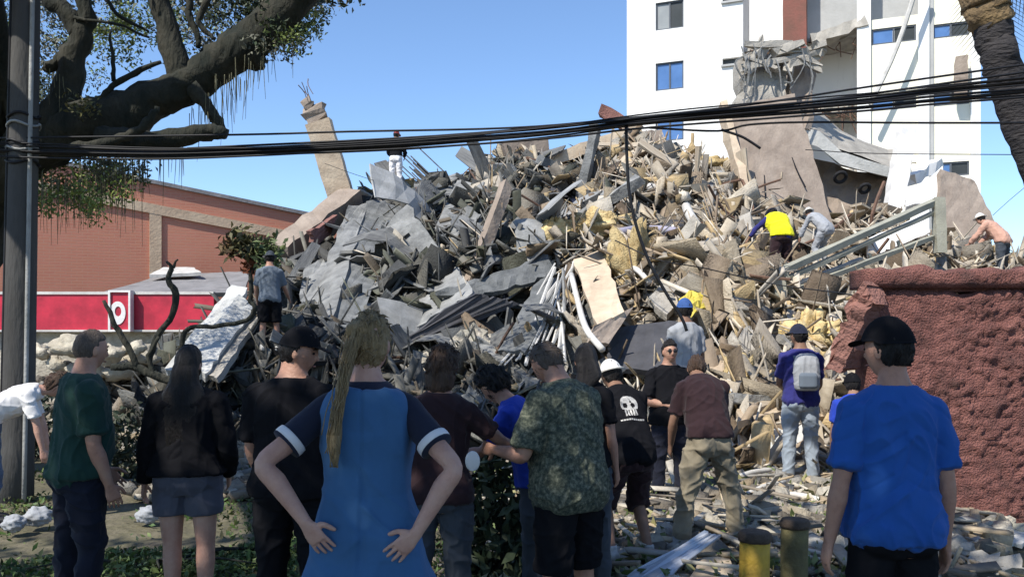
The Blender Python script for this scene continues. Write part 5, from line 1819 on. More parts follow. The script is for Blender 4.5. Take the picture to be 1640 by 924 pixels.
M['c_pink'] = cloth('faded_pink_cloth', (.55, .32, .24))
M['c_vest'] = cloth('yellow_vest_cloth', (.85, .80, .02))
M['c_orange'] = cloth('red_orange_cloth', (.60, .13, .08))
M['hatwhite'] = mat('white_helmet', (.75, .74, .72), (.6, .58, .55), 4, .5, 0)
M['hatred'] = mat('dark_red_helmet', (.28, .05, .05), None, 4, .5, 0)
M['hatblue'] = mat('blue_cap', (.04, .10, .30), None, 4, .8, .1, 80)
M['shoe_dark'] = mat('dark_shoe', (.03, .03, .033), None, 6, .6, .1, 60)
M['shoe_light'] = mat('light_shoe', (.55, .54, .52), (.35, .34, .33), 8, .7, .1, 60)
def camo():
    m = mat('leaf_print_cloth', (.20, .20, .145), (.035, .043, .034), 46, .9, .12, 260, contrast=(.40, .66), c3=(.09, .10, .07))
    return m
M['c_camo'] = camo()

M['fadedprint'] = mat('faded_print', (.55, .53, .50), (.30, .29, .28), 30, .9, 0)
def ax(px, Y):
    return (px - 820) / F * Y
def floor_at(x, y):
    return float(ground_z(x, y))

# --- woman in the blue dress, hands on hips, back to the camera
Y = 3.3
p = Person('woman seen from behind in a sleeveless blue dress over a dark T-shirt, hands on hips', (ax(588, Y), Y, 0), 0, 1.70, 'f', head=(14, -4), wid=1.05, vox=.006, bvox=.0045, splay=4.5,
           larm=((-.66, -.42, -.62), (.62, -.14, -.78)), rarm=((.60, -.42, -.66), (-.50, -.14, -.86)), lhand=((.55, .10, -.82), (.25, .95, 0)), rhand=((-.72, .02, -.70), (-.15, .97, 0)), curl=(.16, .10), armlen=1.09)
p.body(M['skin_pink'])
p.shirt(M['c_navy'], z0=1.2, sleeve=.36, off=.006, flare=0, fold=.002, loose=0, cuffs=M['c_white'], name='t_shirt', neck=1.50)
acc = p.skirt(M['c_denimdress'], .42, 1.30, .34, .27, .026)
secs = []
for z in np.linspace(1.22, 1.475, 10):
    w_, d_, f_ = p.tr(z)
    q, (up, sd, fw) = p.at(z)
    k = float(sstep(1.25, 1.45, z))
    secs.append((q + fw * f_, sd, fw, (w_ + .024) * (1 - .05 * k), d_ + .030))
acc.loft(secs, 28, 2.6)
def dressfold(c):
    z = c[:, 2]
    a = vnoise(np.stack([c[:, 0] * 13, c[:, 1] * 7, z * 1.5], -1), 4) * .010
    s_ = -.022 * np.exp(-((c[:, 0] - .01) / .012) ** 2) * (c[:, 1] < 0) * sstep(.78, .9, z) * sstep(1.3, 1.1, z) * .35
    b = .007 * (1 - np.abs(vnoise(np.stack([c[:, 0] * 6 + z * 3, c[:, 1] * 5, z * 9], -1), 6))) ** 3
    e = .014 * (1 - np.abs(vnoise(np.stack([c[:, 0] * 9 + 7, c[:, 1] * 5, z * 1.7], -1), 14))) ** 5
    g = .010 * (1 - np.abs(vnoise(np.stack([(np.abs(c[:, 0]) * .7 + z * .7) * 13, c[:, 1] * 4 + np.sign(c[:, 0]) * 3, (np.abs(c[:, 0]) - z) * 2.2], -1), 16))) ** 5 * sstep(1.3, 1.1, z) * sstep(.8, .95, z)
    sm = -.006 * np.exp(-((c[:, 0] + .002) / .006) ** 2) * (c[:, 1] < 0)
    return a * (1.3 - .4 * sstep(1.0, 1.4, z)) + s_ + b + e + g + sm
solid(acc, 'dress', M['c_denimdress'], p.root, .0075, 6, dressfold)
p.shoes(M['shoe_light'])
# hair: gathered on top, ponytail falling on the back
c, hs, hf, hu = p.H
p.hair(M['hair_blond'], thick=.012, nape=-.62, fringe=.30, rough=.012, seed=3, nstr=150)
mb = Acc()
mb.ball(c + hu * .055 - hf * .085 - hs * .018, hs, hf, hu, (.045, .036, .040), 20, 12, None)
o = solid(mb, 'hair_knot', M['hair_blond'], p.root, .005, 2, lambda q: .008 * vnoise(q * np.array((60, 60, 14)), 2))
t = c + hu * .02 - hf * .105 - hs * .015
pts = [t + hu * .05 + hf * .02, t, t - hu * .10 - hf * .045 - hs * .012, t - hu * .20 - hf * .075 - hs * .015, t - hu * .28 - hf * .092 - hs * .02, t - hu * .37 - hf * .095 - hs * .03, t - hu * .44 - hf * .088 - hs * .034, t - hu * .49 - hf * .08 - hs * .03]
mb = Acc()
mb.tube(pts, [.024, .028, .022, .027, .016, .026, .021, .006], 18, .75, side=hs, sub=5)
solid(mb, 'ponytail', M['hair_blond'], p.root, .005, 2, lambda q: .007 * vnoise(q * np.array((70, 70, 6)), 12))
mb = Acc()
for k in range(80):
    o_ = hs * random.gauss(0, .013) - hf * random.uniform(0, .02)
    i0 = random.randint(0, 3)
    q = [pts[i] + o_ * random.uniform(.7, 1.3) + V((random.gauss(0, .006), random.gauss(0, .006), 0)) for i in range(i0, min(i0 + random.randint(3, 5), 8))]
    mb.tube(q, [.002] * len(q), 4, sub=3)
p.raw(mb, 'hair_strands', M['hair_blond'])['kind'] = 'stuff'

# --- man in the royal blue T-shirt, right foreground
Y = 3.4
p = Person('man seen from behind in a royal blue T-shirt and black shorts with a black cap', (ax(1430, Y), Y, 0), 0, 1.675, 'm', head=(-34, -2), wid=.92, vox=.006, bvox=.005,
           larm=((-.25, -.06, -1), (-.15, .10, -1)), rarm=((.19, -.06, -1), (.06, .16, -1)), curl=(.4, .4))
p.body(M['skin_tan'])
p.shirt(M['c_blue'], z0=.865, sleeve=.42, off=.016, flare=.022, fold=.014, name='t_shirt', sflare=.012, loose=.016, seed=21)
p.trousers(M['c_black'], .50, z1=.95, off=.008, flare=.02, name='shorts', fold=.006)
p.hair(M['hair_dark'], thick=.012, nape=-.5, fringe=.4, seed=5)
p.cap(M['c_black'], (0, .075))
p.shoes(M['shoe_dark'])

# --- man in bottle green, left
Y = 4.8
p = Person('close cropped man in a bottle green T-shirt and dark trousers', (ax(126, Y), Y, 0), -52, 1.655, 'm', head=(-14, -6), wid=1.14, belly=.02, vox=.007, bvox=.0052, lean=4,
           rarm=((.10, .06, -1), (.0, .32, -.95)), larm=((-.12, .12, -1), (.1, .55, -.8)), lleg=((-.03, -.06, -1), (-.02, -.12, -1)), rleg=((.05, .10, -1), (.03, -.16, -1)))
p.body(M['skin_tan'])
p.shirt(M['c_green'], z0=.90, sleeve=.42, off=.016, fold=.012, name='t_shirt', seed=31)
p.trousers(M['c_darknavy'], 1.0, rmin=.062)
p.hair(M['hair_greybrown'], thick=.005, nape=-.42, fringe=.42, rough=.003, seed=7)
p.shoes(M['shoe_dark'])

# --- woman in black with grey shorts
Y = 5.0
p = Person('woman with long black hair, black long sleeved top and short grey shorts', (ax(300, Y), Y, 0), 4, 1.555, 'f', head=(5, -3), wid=1.2, vox=.0075,
           larm=((-.26, .02, -1), (-.12, .16, -1)), rarm=((.26, .06, -1), (-.1, .5, -.8)), lleg=((.02, .0, -1), (.02, -.03, -1)), rleg=((.03, .0, -1), (.0, -.03, -1)))
p.body(M['skin_pink'])
p.shirt(M['c_black'], z0=.93, sleeve=.98, off=.020, flare=.02, fold=.010, name='long_sleeved_top', sflare=.004, seed=41)
acc = Acc()
p.torso(acc, .80, 1.03, .014, 12)
for s in (-1, 1):
    p.leg(acc, s, .022, .30, 0, .016)
    q, (up, sd, fw) = p.at(.89)
    acc.ball(q + sd * (s * .075) - fw * .055, sd, fw, up, (.098, .092, .102))
solid(acc, 'shorts', M['c_grey'], p.root, .009, 5, p.folds(.007, seed=43))
p.long_hair(M['hair_dark'], .44, .125)
p.shoes(M['shoe_light'])

# --- man in black with a cap, face turned right
Y = 4.4
p = Person('heavy man in black T-shirt, trousers and cap with his face turned to the right', (ax(470, Y), Y, 0), -14, 1.65, 'm', head=(74, -10), wid=1.18, belly=.03, vox=.0075,
           larm=((-.22, .08, -1), (.05, .5, -.85)), rarm=((.2, .1, -1), (-.1, .6, -.7)))
p.body(M['skin_tan'])
p.shirt(M['c_black'], z0=.86, sleeve=.44, off=.022, fold=.012, name='t_shirt', seed=51)
p.trousers(M['c_black'], 1.0, rmin=.07, off=.016)
p.hair(M['hair_dark'], thick=.012, nape=-.5, fringe=.4, seed=9)
p.cap(M['c_black'], (0, .075))
p.shoes(M['shoe_dark'])

# --- brown haired woman in dark T-shirt and slate trousers
Y = 4.5
p = Person('brown haired woman in a dark T-shirt and slate trousers reaching across to the right', (ax(702, Y), Y, 0), -8, 1.555, 'f', head=(16, -8), wid=1.08, vox=.0075, bvox=.0052, side=2,
           rarm=((.62, .46, -.62), (.62, .55, -.50)), larm=((-.16, .3, -1), (.2, .7, -.6)), rhand=((.75, .5, -.3), (-.3, .2, -.9)))
p.body(M['skin_tan'])
p.shirt(M['c_maroon'], z0=.86, sleeve=.36, off=.016, fold=.010, name='t_shirt', seed=61)
p.trousers(M['c_slate'], 1.0, rmin=.066, off=.014)
p.hair(M['hair_brown'], thick=.024, nape=-.95, fringe=.3, rough=.014, seed=11, nstr=140)
c, hs, hf, hu = p.H
mb = Acc()
mb.loft([(c - hf * .03 + hu * .02, hs, hf, .085, .075), (c - hf * .035 - hu * .06, hs, hf, .092, .075), (c - hf * .04 - hu * .115, hs, hf, .082, .062), (c - hf * .045 - hu * .145, hs, hf, .06, .045)], 24, 2.2)
solid(mb, 'bob', M['hair_brown'], p.root, .006, 2, lambda q: .007 * vnoise(q * np.array((60, 60, 6)), 5))
p.shoes(M['shoe_dark'])

# --- man in the leaf print shirt
Y = 4.4
p = Person('man in a leaf print olive shirt and black shorts looking down at his hands', (ax(912, Y), Y, 0), 42, 1.62, 'm', lean=6, hunch=16, head=(0, -38), wid=1.10, belly=.02, vox=.007, bvox=.0052,
           larm=((-.34, .10, -.95), (.05, .88, .02)), rarm=((.15, .05, -1), (-.1, .85, -.1)), curl=(.5, .5))
p.body(M['skin_tan'])
p.shirt(M['c_camo'], z0=.80, sleeve=.46, off=.022, flare=.03, fold=.014, name='shirt', sflare=.022, loose=.02, seed=71)
p.trousers(M['c_black'], .54, off=.020, flare=.022, name='shorts')
p.hair(M['hair_greybrown'], thick=.010, nape=-.5, fringe=.42, rough=.007, seed=13, nstr=120)
p.shoes(M['shoe_dark'])

# --- dark haired youth in blue bending towards them
Y = 5.0
p = Person('dark curly haired youth in a deep blue T-shirt bending forward over his hands', (ax(862, Y), Y, 0), 72, 1.50, 'm', lean=24, hunch=12, head=(18, -38), wid=.95, vox=.008,
           larm=((-.1, .6, -.8), (.1, .8, -.2)), rarm=((.1, .5, -.8), (-.1, .9, -.2)))
p.body(M['skin_tan'])
p.shirt(M['c_blue2'], z0=.88, sleeve=.4, off=.016, name='t_shirt', seed=81)
p.trousers(M['c_slate'], 1.0, rmin=.064)
p.hair(M['hair_dark'], thick=.030, nape=-.5, fringe=.22, rough=.024, seed=15, nstr=260)
p.shoes(M['shoe_dark'])

# --- figure mostly hidden behind the leaf print shirt
Y = 5.6
p = Person('black haired person in dark clothes largely hidden behind the leaf print shirt', (ax(940, Y), Y, 0), -30, 1.56, 'f', head=(-40, -8), vox=.009)
p.body(M['skin_tan'])
p.shirt(M['c_black'], name='t_shirt', seed=91)
p.trousers(M['c_slate'], 1.0, rmin=.06)
p.long_hair(M['hair_dark'], .20, .08)
p.shoes(M['shoe_dark'])

# --- man in black with white skull print, white hat
Y = 6.2
p = Person('crouching man in a white hat and black T-shirt with a white print', (ax(1010, Y), Y, 0), 18, 1.58, 'm', lean=30, hunch=10, head=(-10, -20), vox=.009,
           larm=((-.1, .4, -.9), (.1, .7, -.6)), rarm=((.15, .4, -.9), (-.1, .7, -.6)), lleg=((-.12, .45, -.9), (-.05, -.45, -.9)), rleg=((.14, .40, -.9), (.05, -.40, -.9)))
p.body(M['skin_brown'])
p.shirt(M['c_black'], z0=.88, sleeve=.42, off=.018, name='t_shirt', seed=101)
p.trousers(M['c_maroon'], .60, off=.018, flare=.02, name='shorts')
p.hair(M['hair_dark'], seed=17)
p.cap(M['hatwhite'], name='hat', full=True)
p.shoes(M['shoe_light'])
# the print, laid on the shirt's back
bv = BVHTree.FromPolygons([v.co.copy() for v in p.shirt_o.data.vertices], [tuple(f.vertices) for f in p.shirt_o.data.polygons])
q0, (up, sd, fw) = p.at(1.27)
def print_mesh(cells, name):
    e = Acc()
    for (u0, u1, v0, v1) in cells:
        g = []
        nx, ny = 4, 4
        ok = True
        for j in range(ny + 1):
            for i in range(nx + 1):
                o = q0 + sd * (u0 + (u1 - u0) * i / nx) + up * (v0 + (v1 - v0) * j / ny) - fw * .4
                loc, nn, _, _ = bv.ray_cast(o, fw)
                if loc is None:
                    ok = False
                    break
                g.append(loc - fw * .003)
            if not ok:
                break
        if ok:
            e.add([tuple(v) for v in g], [(j * (nx + 1) + i, j * (nx + 1) + i + 1, (j + 1) * (nx + 1) + i + 1, (j + 1) * (nx + 1) + i) for j in range(ny) for i in range(nx)])
    if e.v:
        o = p.raw(e, name, M['fadedprint'])
cells = []
h_ = .0068
for r_ in range(26):
    v = -.085 + r_ * h_
    t = (r_ - 15) / 11.5
    hw = .078 * math.sqrt(max(0, 1 - t * t)) if r_ > 8 else .050
    if r_ < 8:
        cells += [(-.050 + .022 * k + .002 * math.sin(k * 3 + r_), -.036 + .022 * k, v, v + h_) for k in range(5)]
    elif 11 <= r_ <= 16:
        e_ = .020 * math.sqrt(max(.1, 1 - ((r_ - 13.5) / 3.3) ** 2))
        cells += [(-hw, -.036 - e_, v, v + h_), (-.036 + e_, .030 - e_, v, v + h_), (.030 + e_, hw, v, v + h_)]
    else:
        cells.append((-hw, hw, v, v + h_))
cells += [(-.10 + .021 * k, -.083 + .021 * k, -.125, -.112) for k in range(10)]
print_mesh(cells, 'white_print')

# --- man in black facing the camera
Y = 8.3
p = Person('stocky man in a black T-shirt and dark jeans facing the crowd with sunglasses', (ax(1072, Y), Y, 0), 196, 1.56, 'm', head=(8, 2), wid=1.14, belly=.03, vox=.009,
           rarm=((.28, .15, -.9), (-.75, .5, -.15)), larm=((-.3, .2, -.9), (.35, .8, -.25)), curl=(.6, .6))
p.body(M['skin_tan'], eyes=True)
p.shirt(M['c_black'], z0=.86, sleeve=.44, off=.02, name='t_shirt', seed=111)
p.trousers(M['c_darknavy'], 1.0, rmin=.068)
p.hair(M['hair_dark'], thick=.012, nape=-.4, fringe=.38, seed=19)
c, hs, hf, hu = p.H
for s in (-1, 1):
    e = Acc()
    e.ball(c + hs * (s * .030) + hf * .094 + hu * .008, hs, hf, hu, (.025, .006, .017), 14, 10)
    p.raw(e, 'sunglass_lens', M['cable'])
e = Acc(); e.tube([c + hs * x + hf * (.097 - 6 * x * x) + hu * .016 for x in (-.07, -.03, 0, .03, .07)], [.003] * 5, 6)
p.raw(e, 'sunglass_frame', M['cable'])
p.shoes(M['shoe_light'])

# --- khaki trousers, legs apart
Y = 6.6
p = Person('person in khaki trousers and a dark maroon top standing with legs wide apart', (ax(1136, Y), Y, 0), 8, 1.58, 'm', lean=24, hunch=24, head=(20, -40), vox=.008,
           lleg=((-.27, .02, -1), (-.14, -.06, -1)), rleg=((.26, .02, -1), (.14, -.06, -1)), larm=((-.25, .15, -.9), (.05, .4, -.8)), rarm=((.2, .5, -.8), (-.2, .8, -.3)))
p.body(M['skin_brown'])
p.shirt(M['c_maroon'], z0=.95, sleeve=.42, off=.016, name='t_shirt', seed=121)
p.trousers(M['c_khaki'], 1.0, rmin=.070, off=.016, fold=.018)
p.hair(M['hair_brown'], thick=.014, nape=-.5, fringe=.36, seed=23)
p.shoes(M['shoe_light'])

# --- blue cap behind
Y = 9.6
p = Person('man with a blue cap and light grey shirt standing behind the stocky man in black', (ax(1098, Y), Y, .35), 20, 1.66, 'm', head=(0, 0), vox=.011)
p.body(M['skin_brown']); p.shirt(M['c_lightgrey'], sleeve=.45, name='shirt', seed=131); p.trousers(M['c_jeansd'], 1.0, rmin=.062); p.hair(M['hair_dark'], seed=25); p.cap(M['hatblue']); p.shoes(M['shoe_dark'])

# --- man with the grey backpack and light jeans
Y = 9.5
p = Person('man in a violet blue T-shirt and light jeans wearing a dark cap, back turned', (ax(1282, Y), Y, 0), -8, 1.72, 'm', head=(-40, -4), vox=.009, wid=1.04,
           larm=((-.14, .3, -.9), (.3, .8, -.3)), rarm=((.14, .2, -1), (-.1, .7, -.5)))
p.body(M['skin_brown'])
p.shirt(M['c_violet'], z0=.90, sleeve=.42, name='t_shirt', seed=141)
p.trousers(M['c_jeans'], 1.0, rmin=.068, off=.014)
p.hair(M['hair_dark'], thick=.012, seed=27)
p.cap(M['c_navy'], (0, .07))
p.shoes(M['shoe_light'])
q0, (up, sd, fw) = p.at(1.24)
rt = p.root
def towrld(v):
    return Matrix.LocRotScale(rt.location, rt.rotation_euler, rt.scale) @ V(v)
bag = thing('backpack', 'grey backpack worn by the man in violet blue and light jeans', 'backpack', towrld(q0 - fw * .2 - up * .2), rt.rotation_euler.z)
bag.scale = rt.scale
sv, p.root = p.root, bag
inv = lambda v: V(v) - (q0 - fw * .2 - up * .2)
acc = Acc()
acc.loft([(inv(q0 + sd * .03 - fw * .19 + up * z), sd, fw, w_, d_) for z, w_, d_ in ((-.2, .10, .06), (-.18, .13, .09), (-.05, .14, .10), (.10, .135, .085), (.18, .11, .06), (.21, .07, .03))], 24, 3)
solid(acc, 'pack_body', M['c_lightgrey'], bag, .009, 3, p.folds(.008, seed=150))
acc = Acc()
acc.loft([(inv(q0 + sd * .03 - fw * .285 + up * z), sd, fw, w_, d_) for z, w_, d_ in ((-.17, .08, .03), (-.15, .10, .045), (-.03, .10, .04), (0, .08, .02))], 20, 3)
solid(acc, 'front_pocket', M['c_steel'], bag, .008, 3)
for s in (-1, 1):
    acc = Acc()
    acc.tube([inv(q0 + sd * (s * .09 + .02) - fw * .13 + up * .14), inv(q0 + sd * (s * .10) - fw * .03 + up * .24), inv(q0 + sd * (s * .12) + fw * .09 + up * .17), inv(q0 + sd * (s * .14) + fw * .08 - up * .05)], [.02, .022, .02, .018], 8, .4)
    p.raw(acc, 'strap', M['c_steel'])
p.root = sv

# --- head behind the man in royal blue
Y = 7.2
p = Person('person in a dark cap half hidden behind the shoulder of the man in royal blue', (ax(1368, Y), Y, 0), -20, 1.32, 'm', head=(-20, -10), vox=.010, lean=20, hunch=10)
p.body(M['skin_brown']); p.shirt(M['c_blue2'], name='t_shirt', seed=151); p.trousers(M['c_darknavy'], 1.0, rmin=.06); p.hair(M['hair_dark'], seed=29); p.cap(M['c_black']); p.shoes(M['shoe_dark'])

# --- white T-shirt bending at the far left
Y = 7.5
p = Person('brown haired person in a white T-shirt and blue jeans bending down beside the utility pole', (ax(-22, Y), Y, 0), -66, 1.62, 'f', lean=62, hunch=14, head=(-10, -45), vox=.008,
           larm=((-.1, .35, -1), (.05, .2, -1)), rarm=((.1, .3, -1), (-.05, .2, -1)), lleg=((-.05, .05, -1), (-.03, -.10, -1)), rleg=((.05, .18, -1), (.03, -.08, -1)))
p.body(M['skin_pink']); p.shirt(M['c_white'], z0=.93, sleeve=.42, name='t_shirt', seed=161); p.trousers(M['c_jeansd'], 1.0, rmin=.06)
p.hair(M['hair_brown'], thick=.02, nape=-.7, fringe=.3, rough=.014, seed=33, nstr=100); p.shoes(M['shoe_dark'])

# --- climbers on the heap
def climber(px, py, off, label, face, **kw):
    at = hit(px, py, off)
    return Person(label, at, face, vox=.014, **kw)
p = climber(432, 562, .9, 'person in a grey shirt and black shorts standing on the foot of the rubble slope', 20, h=1.62, sex='m', head=(10, -10), larm=((-.2, .2, -.9), (.1, .5, -.8)), rarm=((.3, .2, -.9), (.3, .5, -.6)))
p.body(M['skin_tan'], mouth=False); p.shirt(M['c_steel'], sleeve=.45, name='t_shirt', seed=171); p.trousers(M['c_black'], .5, off=.02, flare=.02, name='shorts'); p.hair(M['hair_dark'], seed=35); p.cap(M['c_slate'], full=True, name='hat'); p.shoes(M['shoe_light'])
p = climber(634, 304, .9, 'climber in a dark red helmet and white trousers standing on the crest against the sky', -10, h=1.62, sex='m', head=(20, -10), larm=((-.3, .3, -.8), (.3, .7, -.4)), rarm=((.3, .3, -.8), (-.3, .7, -.4)))
p.body(M['skin_brown'], mouth=False); p.shirt(M['c_black'], sleeve=.9, z0=1.0, name='jacket', seed=181); p.trousers(M['c_white'], 1.0, rmin=.075, off=.02); p.hair(M['hair_dark'], seed=37); p.cap(M['hatred'], name='helmet', full=False); p.shoes(M['shoe_dark'])
p = climber(1252, 452, 1.5, 'bending rescuer in a bright yellow vest over violet sleeves with dark maroon shorts', 8, h=1.72, sex='m', lean=40, hunch=14, head=(0, -45), wid=1.1, larm=((-.7, .3, -.6), (-.5, .3, -.8)), rarm=((.3, .4, -.8), (-.1, .4, -.8)), lleg=((-.10, .12, -1), (-.03, -.2, -1)), rleg=((.12, .2, -1), (.03, -.2, -1)))
p.body(M['skin_brown'], mouth=False)
p.shirt(M['c_violet'], sleeve=.9, name='shirt', off=.010, fold=.006, loose=0, seed=191)
acc = Acc(); p.torso(acc, .93, 1.47, .058, 16)
solid(acc, 'vest', M['c_vest'], p.root, .013, 3, p.folds(.012, seed=192))
p.trousers(M['c_maroon'], .5, off=.025, flare=.02, name='shorts'); p.hair(M['hair_dark'], seed=39); p.cap(M['c_navy'], name='helmet', full=True); p.shoes(M['shoe_dark'])
p = climber(1322, 425, 1.6, 'crouching rescuer in pale grey with a white helmet beside the steel frame', 30, h=1.6, sex='m', lean=50, hunch=14, head=(30, -30), larm=((-.2, .4, -.8), (0, .4, -.9)), rarm=((.3, .4, -.8), (.1, .4, -.9)), lleg=((-.1, .5, -.9), (-.03, -.5, -.9)), rleg=((.12, .6, -.8), (.03, -.5, -.9)))
p.body(M['skin_brown'], mouth=False); p.shirt(M['c_lightgrey'], sleeve=.95, name='shirt', seed=201); p.trousers(M['c_lightgrey'], 1.0, rmin=.06); p.hair(M['hair_dark'], seed=41); p.cap(M['hatwhite'], name='helmet', full=True); p.shoes(M['shoe_dark'])
p = climber(1606, 455, 1.0, 'rescuer in a faded pink shirt and white helmet stooping above the red wall', 40, h=1.66, sex='m', lean=44, hunch=12, head=(20, -20), wid=1.1, larm=((-.2, .5, -.7), (.1, .6, -.6)), rarm=((.3, .5, -.7), (-.1, .6, -.6)))
p.body(M['skin_tan'], mouth=False); p.shirt(M['c_pink'], sleeve=.9, name='shirt', seed=211); p.trousers(M['c_slate'], 1.0, rmin=.06); p.hair(M['hair_dark'], seed=43); p.cap(M['hatwhite'], name='helmet', full=True); p.shoes(M['shoe_dark'])
# ------------------------------------------------------------------ posts, sheets and small things between the people
def post(px, ptop, pbot, Y, r, m, label, captop):
    b = P(px, pbot, Y)
    x, zt = b.x, P(px, ptop, Y).z
    t = thing('bollard', label, 'bollard', (x, Y, 0))
    mb = MB()
    mb.tube([(x, Y, -.05), (x, Y, zt * .5), (x + .004, Y, zt - .05)], r, 18, 2, .01)
    mb.build('post', M[m], t, True)
    mb = MB()
    mb.tube([(x + .004, Y, zt - .049), (x + .004, Y, zt - .02), (x + .004, Y, zt + .005), (x + .004, Y, zt + .014)], [r * 1.08, r * 1.12, r * 1.0, r * .4], 18, 2, .04)
    mb.build('cap', M[captop], t, True)
post(1208, 852, 960, 4.9, .085, 'ypost', 'short yellow bollard with a worn dark top in front of the khaki trousers', 'capm')
post(1272, 832, 930, 5.5, .085, 'gpost', 'olive stained bollard beside the short yellow one', 'capm')
def gq(*q):
    "points on the ground plane, given photo pixels and a height"
    return [P(a, b, (CAM.z - h) * F / (b - 535)) for a, b, h in q]
one(MB().slab(gq((1002, 922, .02), (1060, 935, .03), (1152, 858, .22), (1128, 850, .26)), .012, .02, 10, 3, .012), 'metal_sheet', 'sheetmetal', 'bent grey metal sheet lying on the debris at the khaki man\'s feet', 'metal sheet')
one(MB().slab(gq((1098, 935, .03), (1190, 930, .03), (1168, 890, .08), (1124, 892, .10)), .03, .02, 5, 4, .006), 'pale_board', 'beigeboard', 'pale beige board on the ground beside the yellow bollard', 'board')
one(MB().slab(gq((1540, 862, .05), (1640, 872, .05), (1640, 846, .10), (1560, 842, .10)), .03, .02, 6, 3, .008), 'pale_board', 'conc_pale', 'flat pale sheet on the ground under the red wall', 'board')
one(MB().slab(gq((1545, 905, .04), (1640, 915, .04), (1632, 890, .12), (1556, 882, .12)), .06, .03, 6, 3, .01), 'pale_board', 'concrete', 'grey slab lying nearer below the flat pale sheet', 'board')
one(MB().slab(gq((1580, 838, .1), (1640, 850, .1), (1640, 838, .14), (1600, 828, .14)), .02, .02, 5, 3, .006), 'roof_sheet', 'gatem', 'dull green strip of sheet at the foot of the red wall', 'sheet')
for i, (a, b, l) in enumerate([((1180, 800), (1262, 770), 'pale stick lying behind the olive bollard'), ((1165, 770), (1240, 752), 'second pale stick nearer the backpack man\'s shoes'), ((1230, 792), (1320, 802), 'pale pipe lying across the grit right of the backpack man'), ((1190, 740), (1262, 722), 'grey batten by the backpack man\'s shoes')]):
    q = gq((*a, .08), (*b, .10))
    one(MB().tube([q[0], q[0].lerp(q[1], .5) + V((0, 0, .03)), q[1]], .03, 7, 3), 'stick', 'pale_pipe', l, 'stick', smooth=True)
# white plate-like disc held by the brown haired woman
c = P(757, 735, 4.25)
o = one(MB().tube([c + V((0, .012, 0)), c + V((0, .004, 0)), c + V((0, -.006, 0)), c + V((0, -.010, 0))], [.035, .058, .060, .052], 22), 'white_disc', 'white', 'small round white disc hanging by the brown haired woman\'s hip', 'disc', smooth=True)
o.scale = (.62, .8, .85)
# dark green plant heap and pale leafy pile
def heap(name, px, py, Y, r, n, cols, size, label, cat, stems=0):
    b = P(px, py, Y)
    b.z = 0
    t = thing(name, label, cat, b)
    q = rng.normal(size=(n, 3)); q /= np.linalg.norm(q, axis=1, keepdims=True)
    q[:, 2] = np.abs(q[:, 2])
    q *= rng.random((n, 1)) ** .35
    c = np.asarray(b) + q * np.asarray(r)
    v, f = leaves(c, rng.uniform(.6, 1.3, n) * size, (0, 0, .25))
    cl = np.asarray(cols)[rng.integers(0, len(cols), n)] * rng.uniform(.7, 1.3, (n, 1))
    np_mesh('foliage', v, f, M['leaf'], np.repeat(cl, 4, 0), parent=t)
    if stems:
        mb = MB()
        for _ in range(stems):
            e = b + V((random.uniform(-.8, .8) * r[0], random.uniform(-.8, .8) * r[1], random.uniform(.5, .95) * r[2]))
            mb.tube([b + V((random.gauss(0, .08), random.gauss(0, .08), 0)), b.lerp(e, .5) + V((0, 0, .06)), e], [.014, .010, .005], 5, 3)
        mb.build('stem', M['bark'], t, True)
heap('leafy_bush', 800, 800, 5.6, (.30, .25, 1.0), 900, [(.03, .05, .025), (.05, .07, .035), (.09, .11, .06)], .12, 'dark green leafy bush standing between the woman in blue and the leaf print shirt', 'bush', 8)
heap('leaf_pile', 800, 900, 4.7, (.30, .25, .32), 1300, [(.30, .32, .19), (.38, .37, .24), (.20, .22, .11)], .085, 'pale green pile of torn leaves at the feet of the leaf print shirt', 'leaf pile')
heap('shrub', 215, 640, 9.5, (.55, .4, .9), 1100, [(.03, .045, .025), (.05, .06, .035)], .10, 'dark shrub behind the hands of the man in bottle green', 'shrub', 8)
heap('fallen_branch', 60, 600, 11.5, (.9, .5, .95), 900, [(.035, .05, .03), (.07, .08, .05)], .12, 'leafy dark branches heaped at the foot of the utility pole', 'branches', 9)
heap('fallen_branch', 470, 840, 6.3, (.5, .4, .14), 1500, [(.12, .19, .05), (.2, .24, .1), (.07, .11, .03)], .06, 'bright green leafy sprig on the ground behind the man in black', 'branches', 5)
heap('fallen_branch', 250, 890, 6.0, (1.1, .5, .10), 2200, [(.12, .18, .05), (.18, .22, .08), (.10, .14, .04)], .06, 'flattened green branches by the bare legs of the woman in shorts', 'branches', 7)
# bare broken branches sticking up at the left
def branch(label, *polys, Y=12.5, group=None):
    mb = MB()
    for pts in polys:
        limb(mb, [(q[0], q[1], q[2] * .72) for q in pts], Y, 8, .12, 4)
    return tag(mb.build('bare_branch', M['bark'], None, True), label, 'branch', group)
branch('bare dark broken branch standing in front of the framed ring logo', [(300, 618, 9), (255, 604, 10), (215, 588, 9), (180, 588, 8)], [(222, 590, 7), (205, 555, 7), (185, 520, 6), (166, 480, 4)], [(245, 602, 7), (238, 570, 5), (256, 540, 4)])
branch('bare dark branch with a crooked tip rising over the dark red end of the fascia', [(238, 580, 7), (252, 540, 7), (276, 505, 7), (281, 470, 8), (270, 450, 6), (276, 425, 5)], [(276, 430, 4), (268, 418, 3)], [(277, 428, 4), (284, 416, 2)], Y=13)
branch('thin black branch arching in front of the broad pale slab', [(288, 562, 6), (296, 532, 6), (312, 524, 5), (352, 522, 5), (395, 512, 5), (408, 494, 6), (398, 478, 4)], Y=12.8)
c0 = P(405, 420, 17.2)
t = thing('fallen_branch', 'upright leafy branch with brown leaves above the broad pale slab', 'branches', c0)
mb = MB()
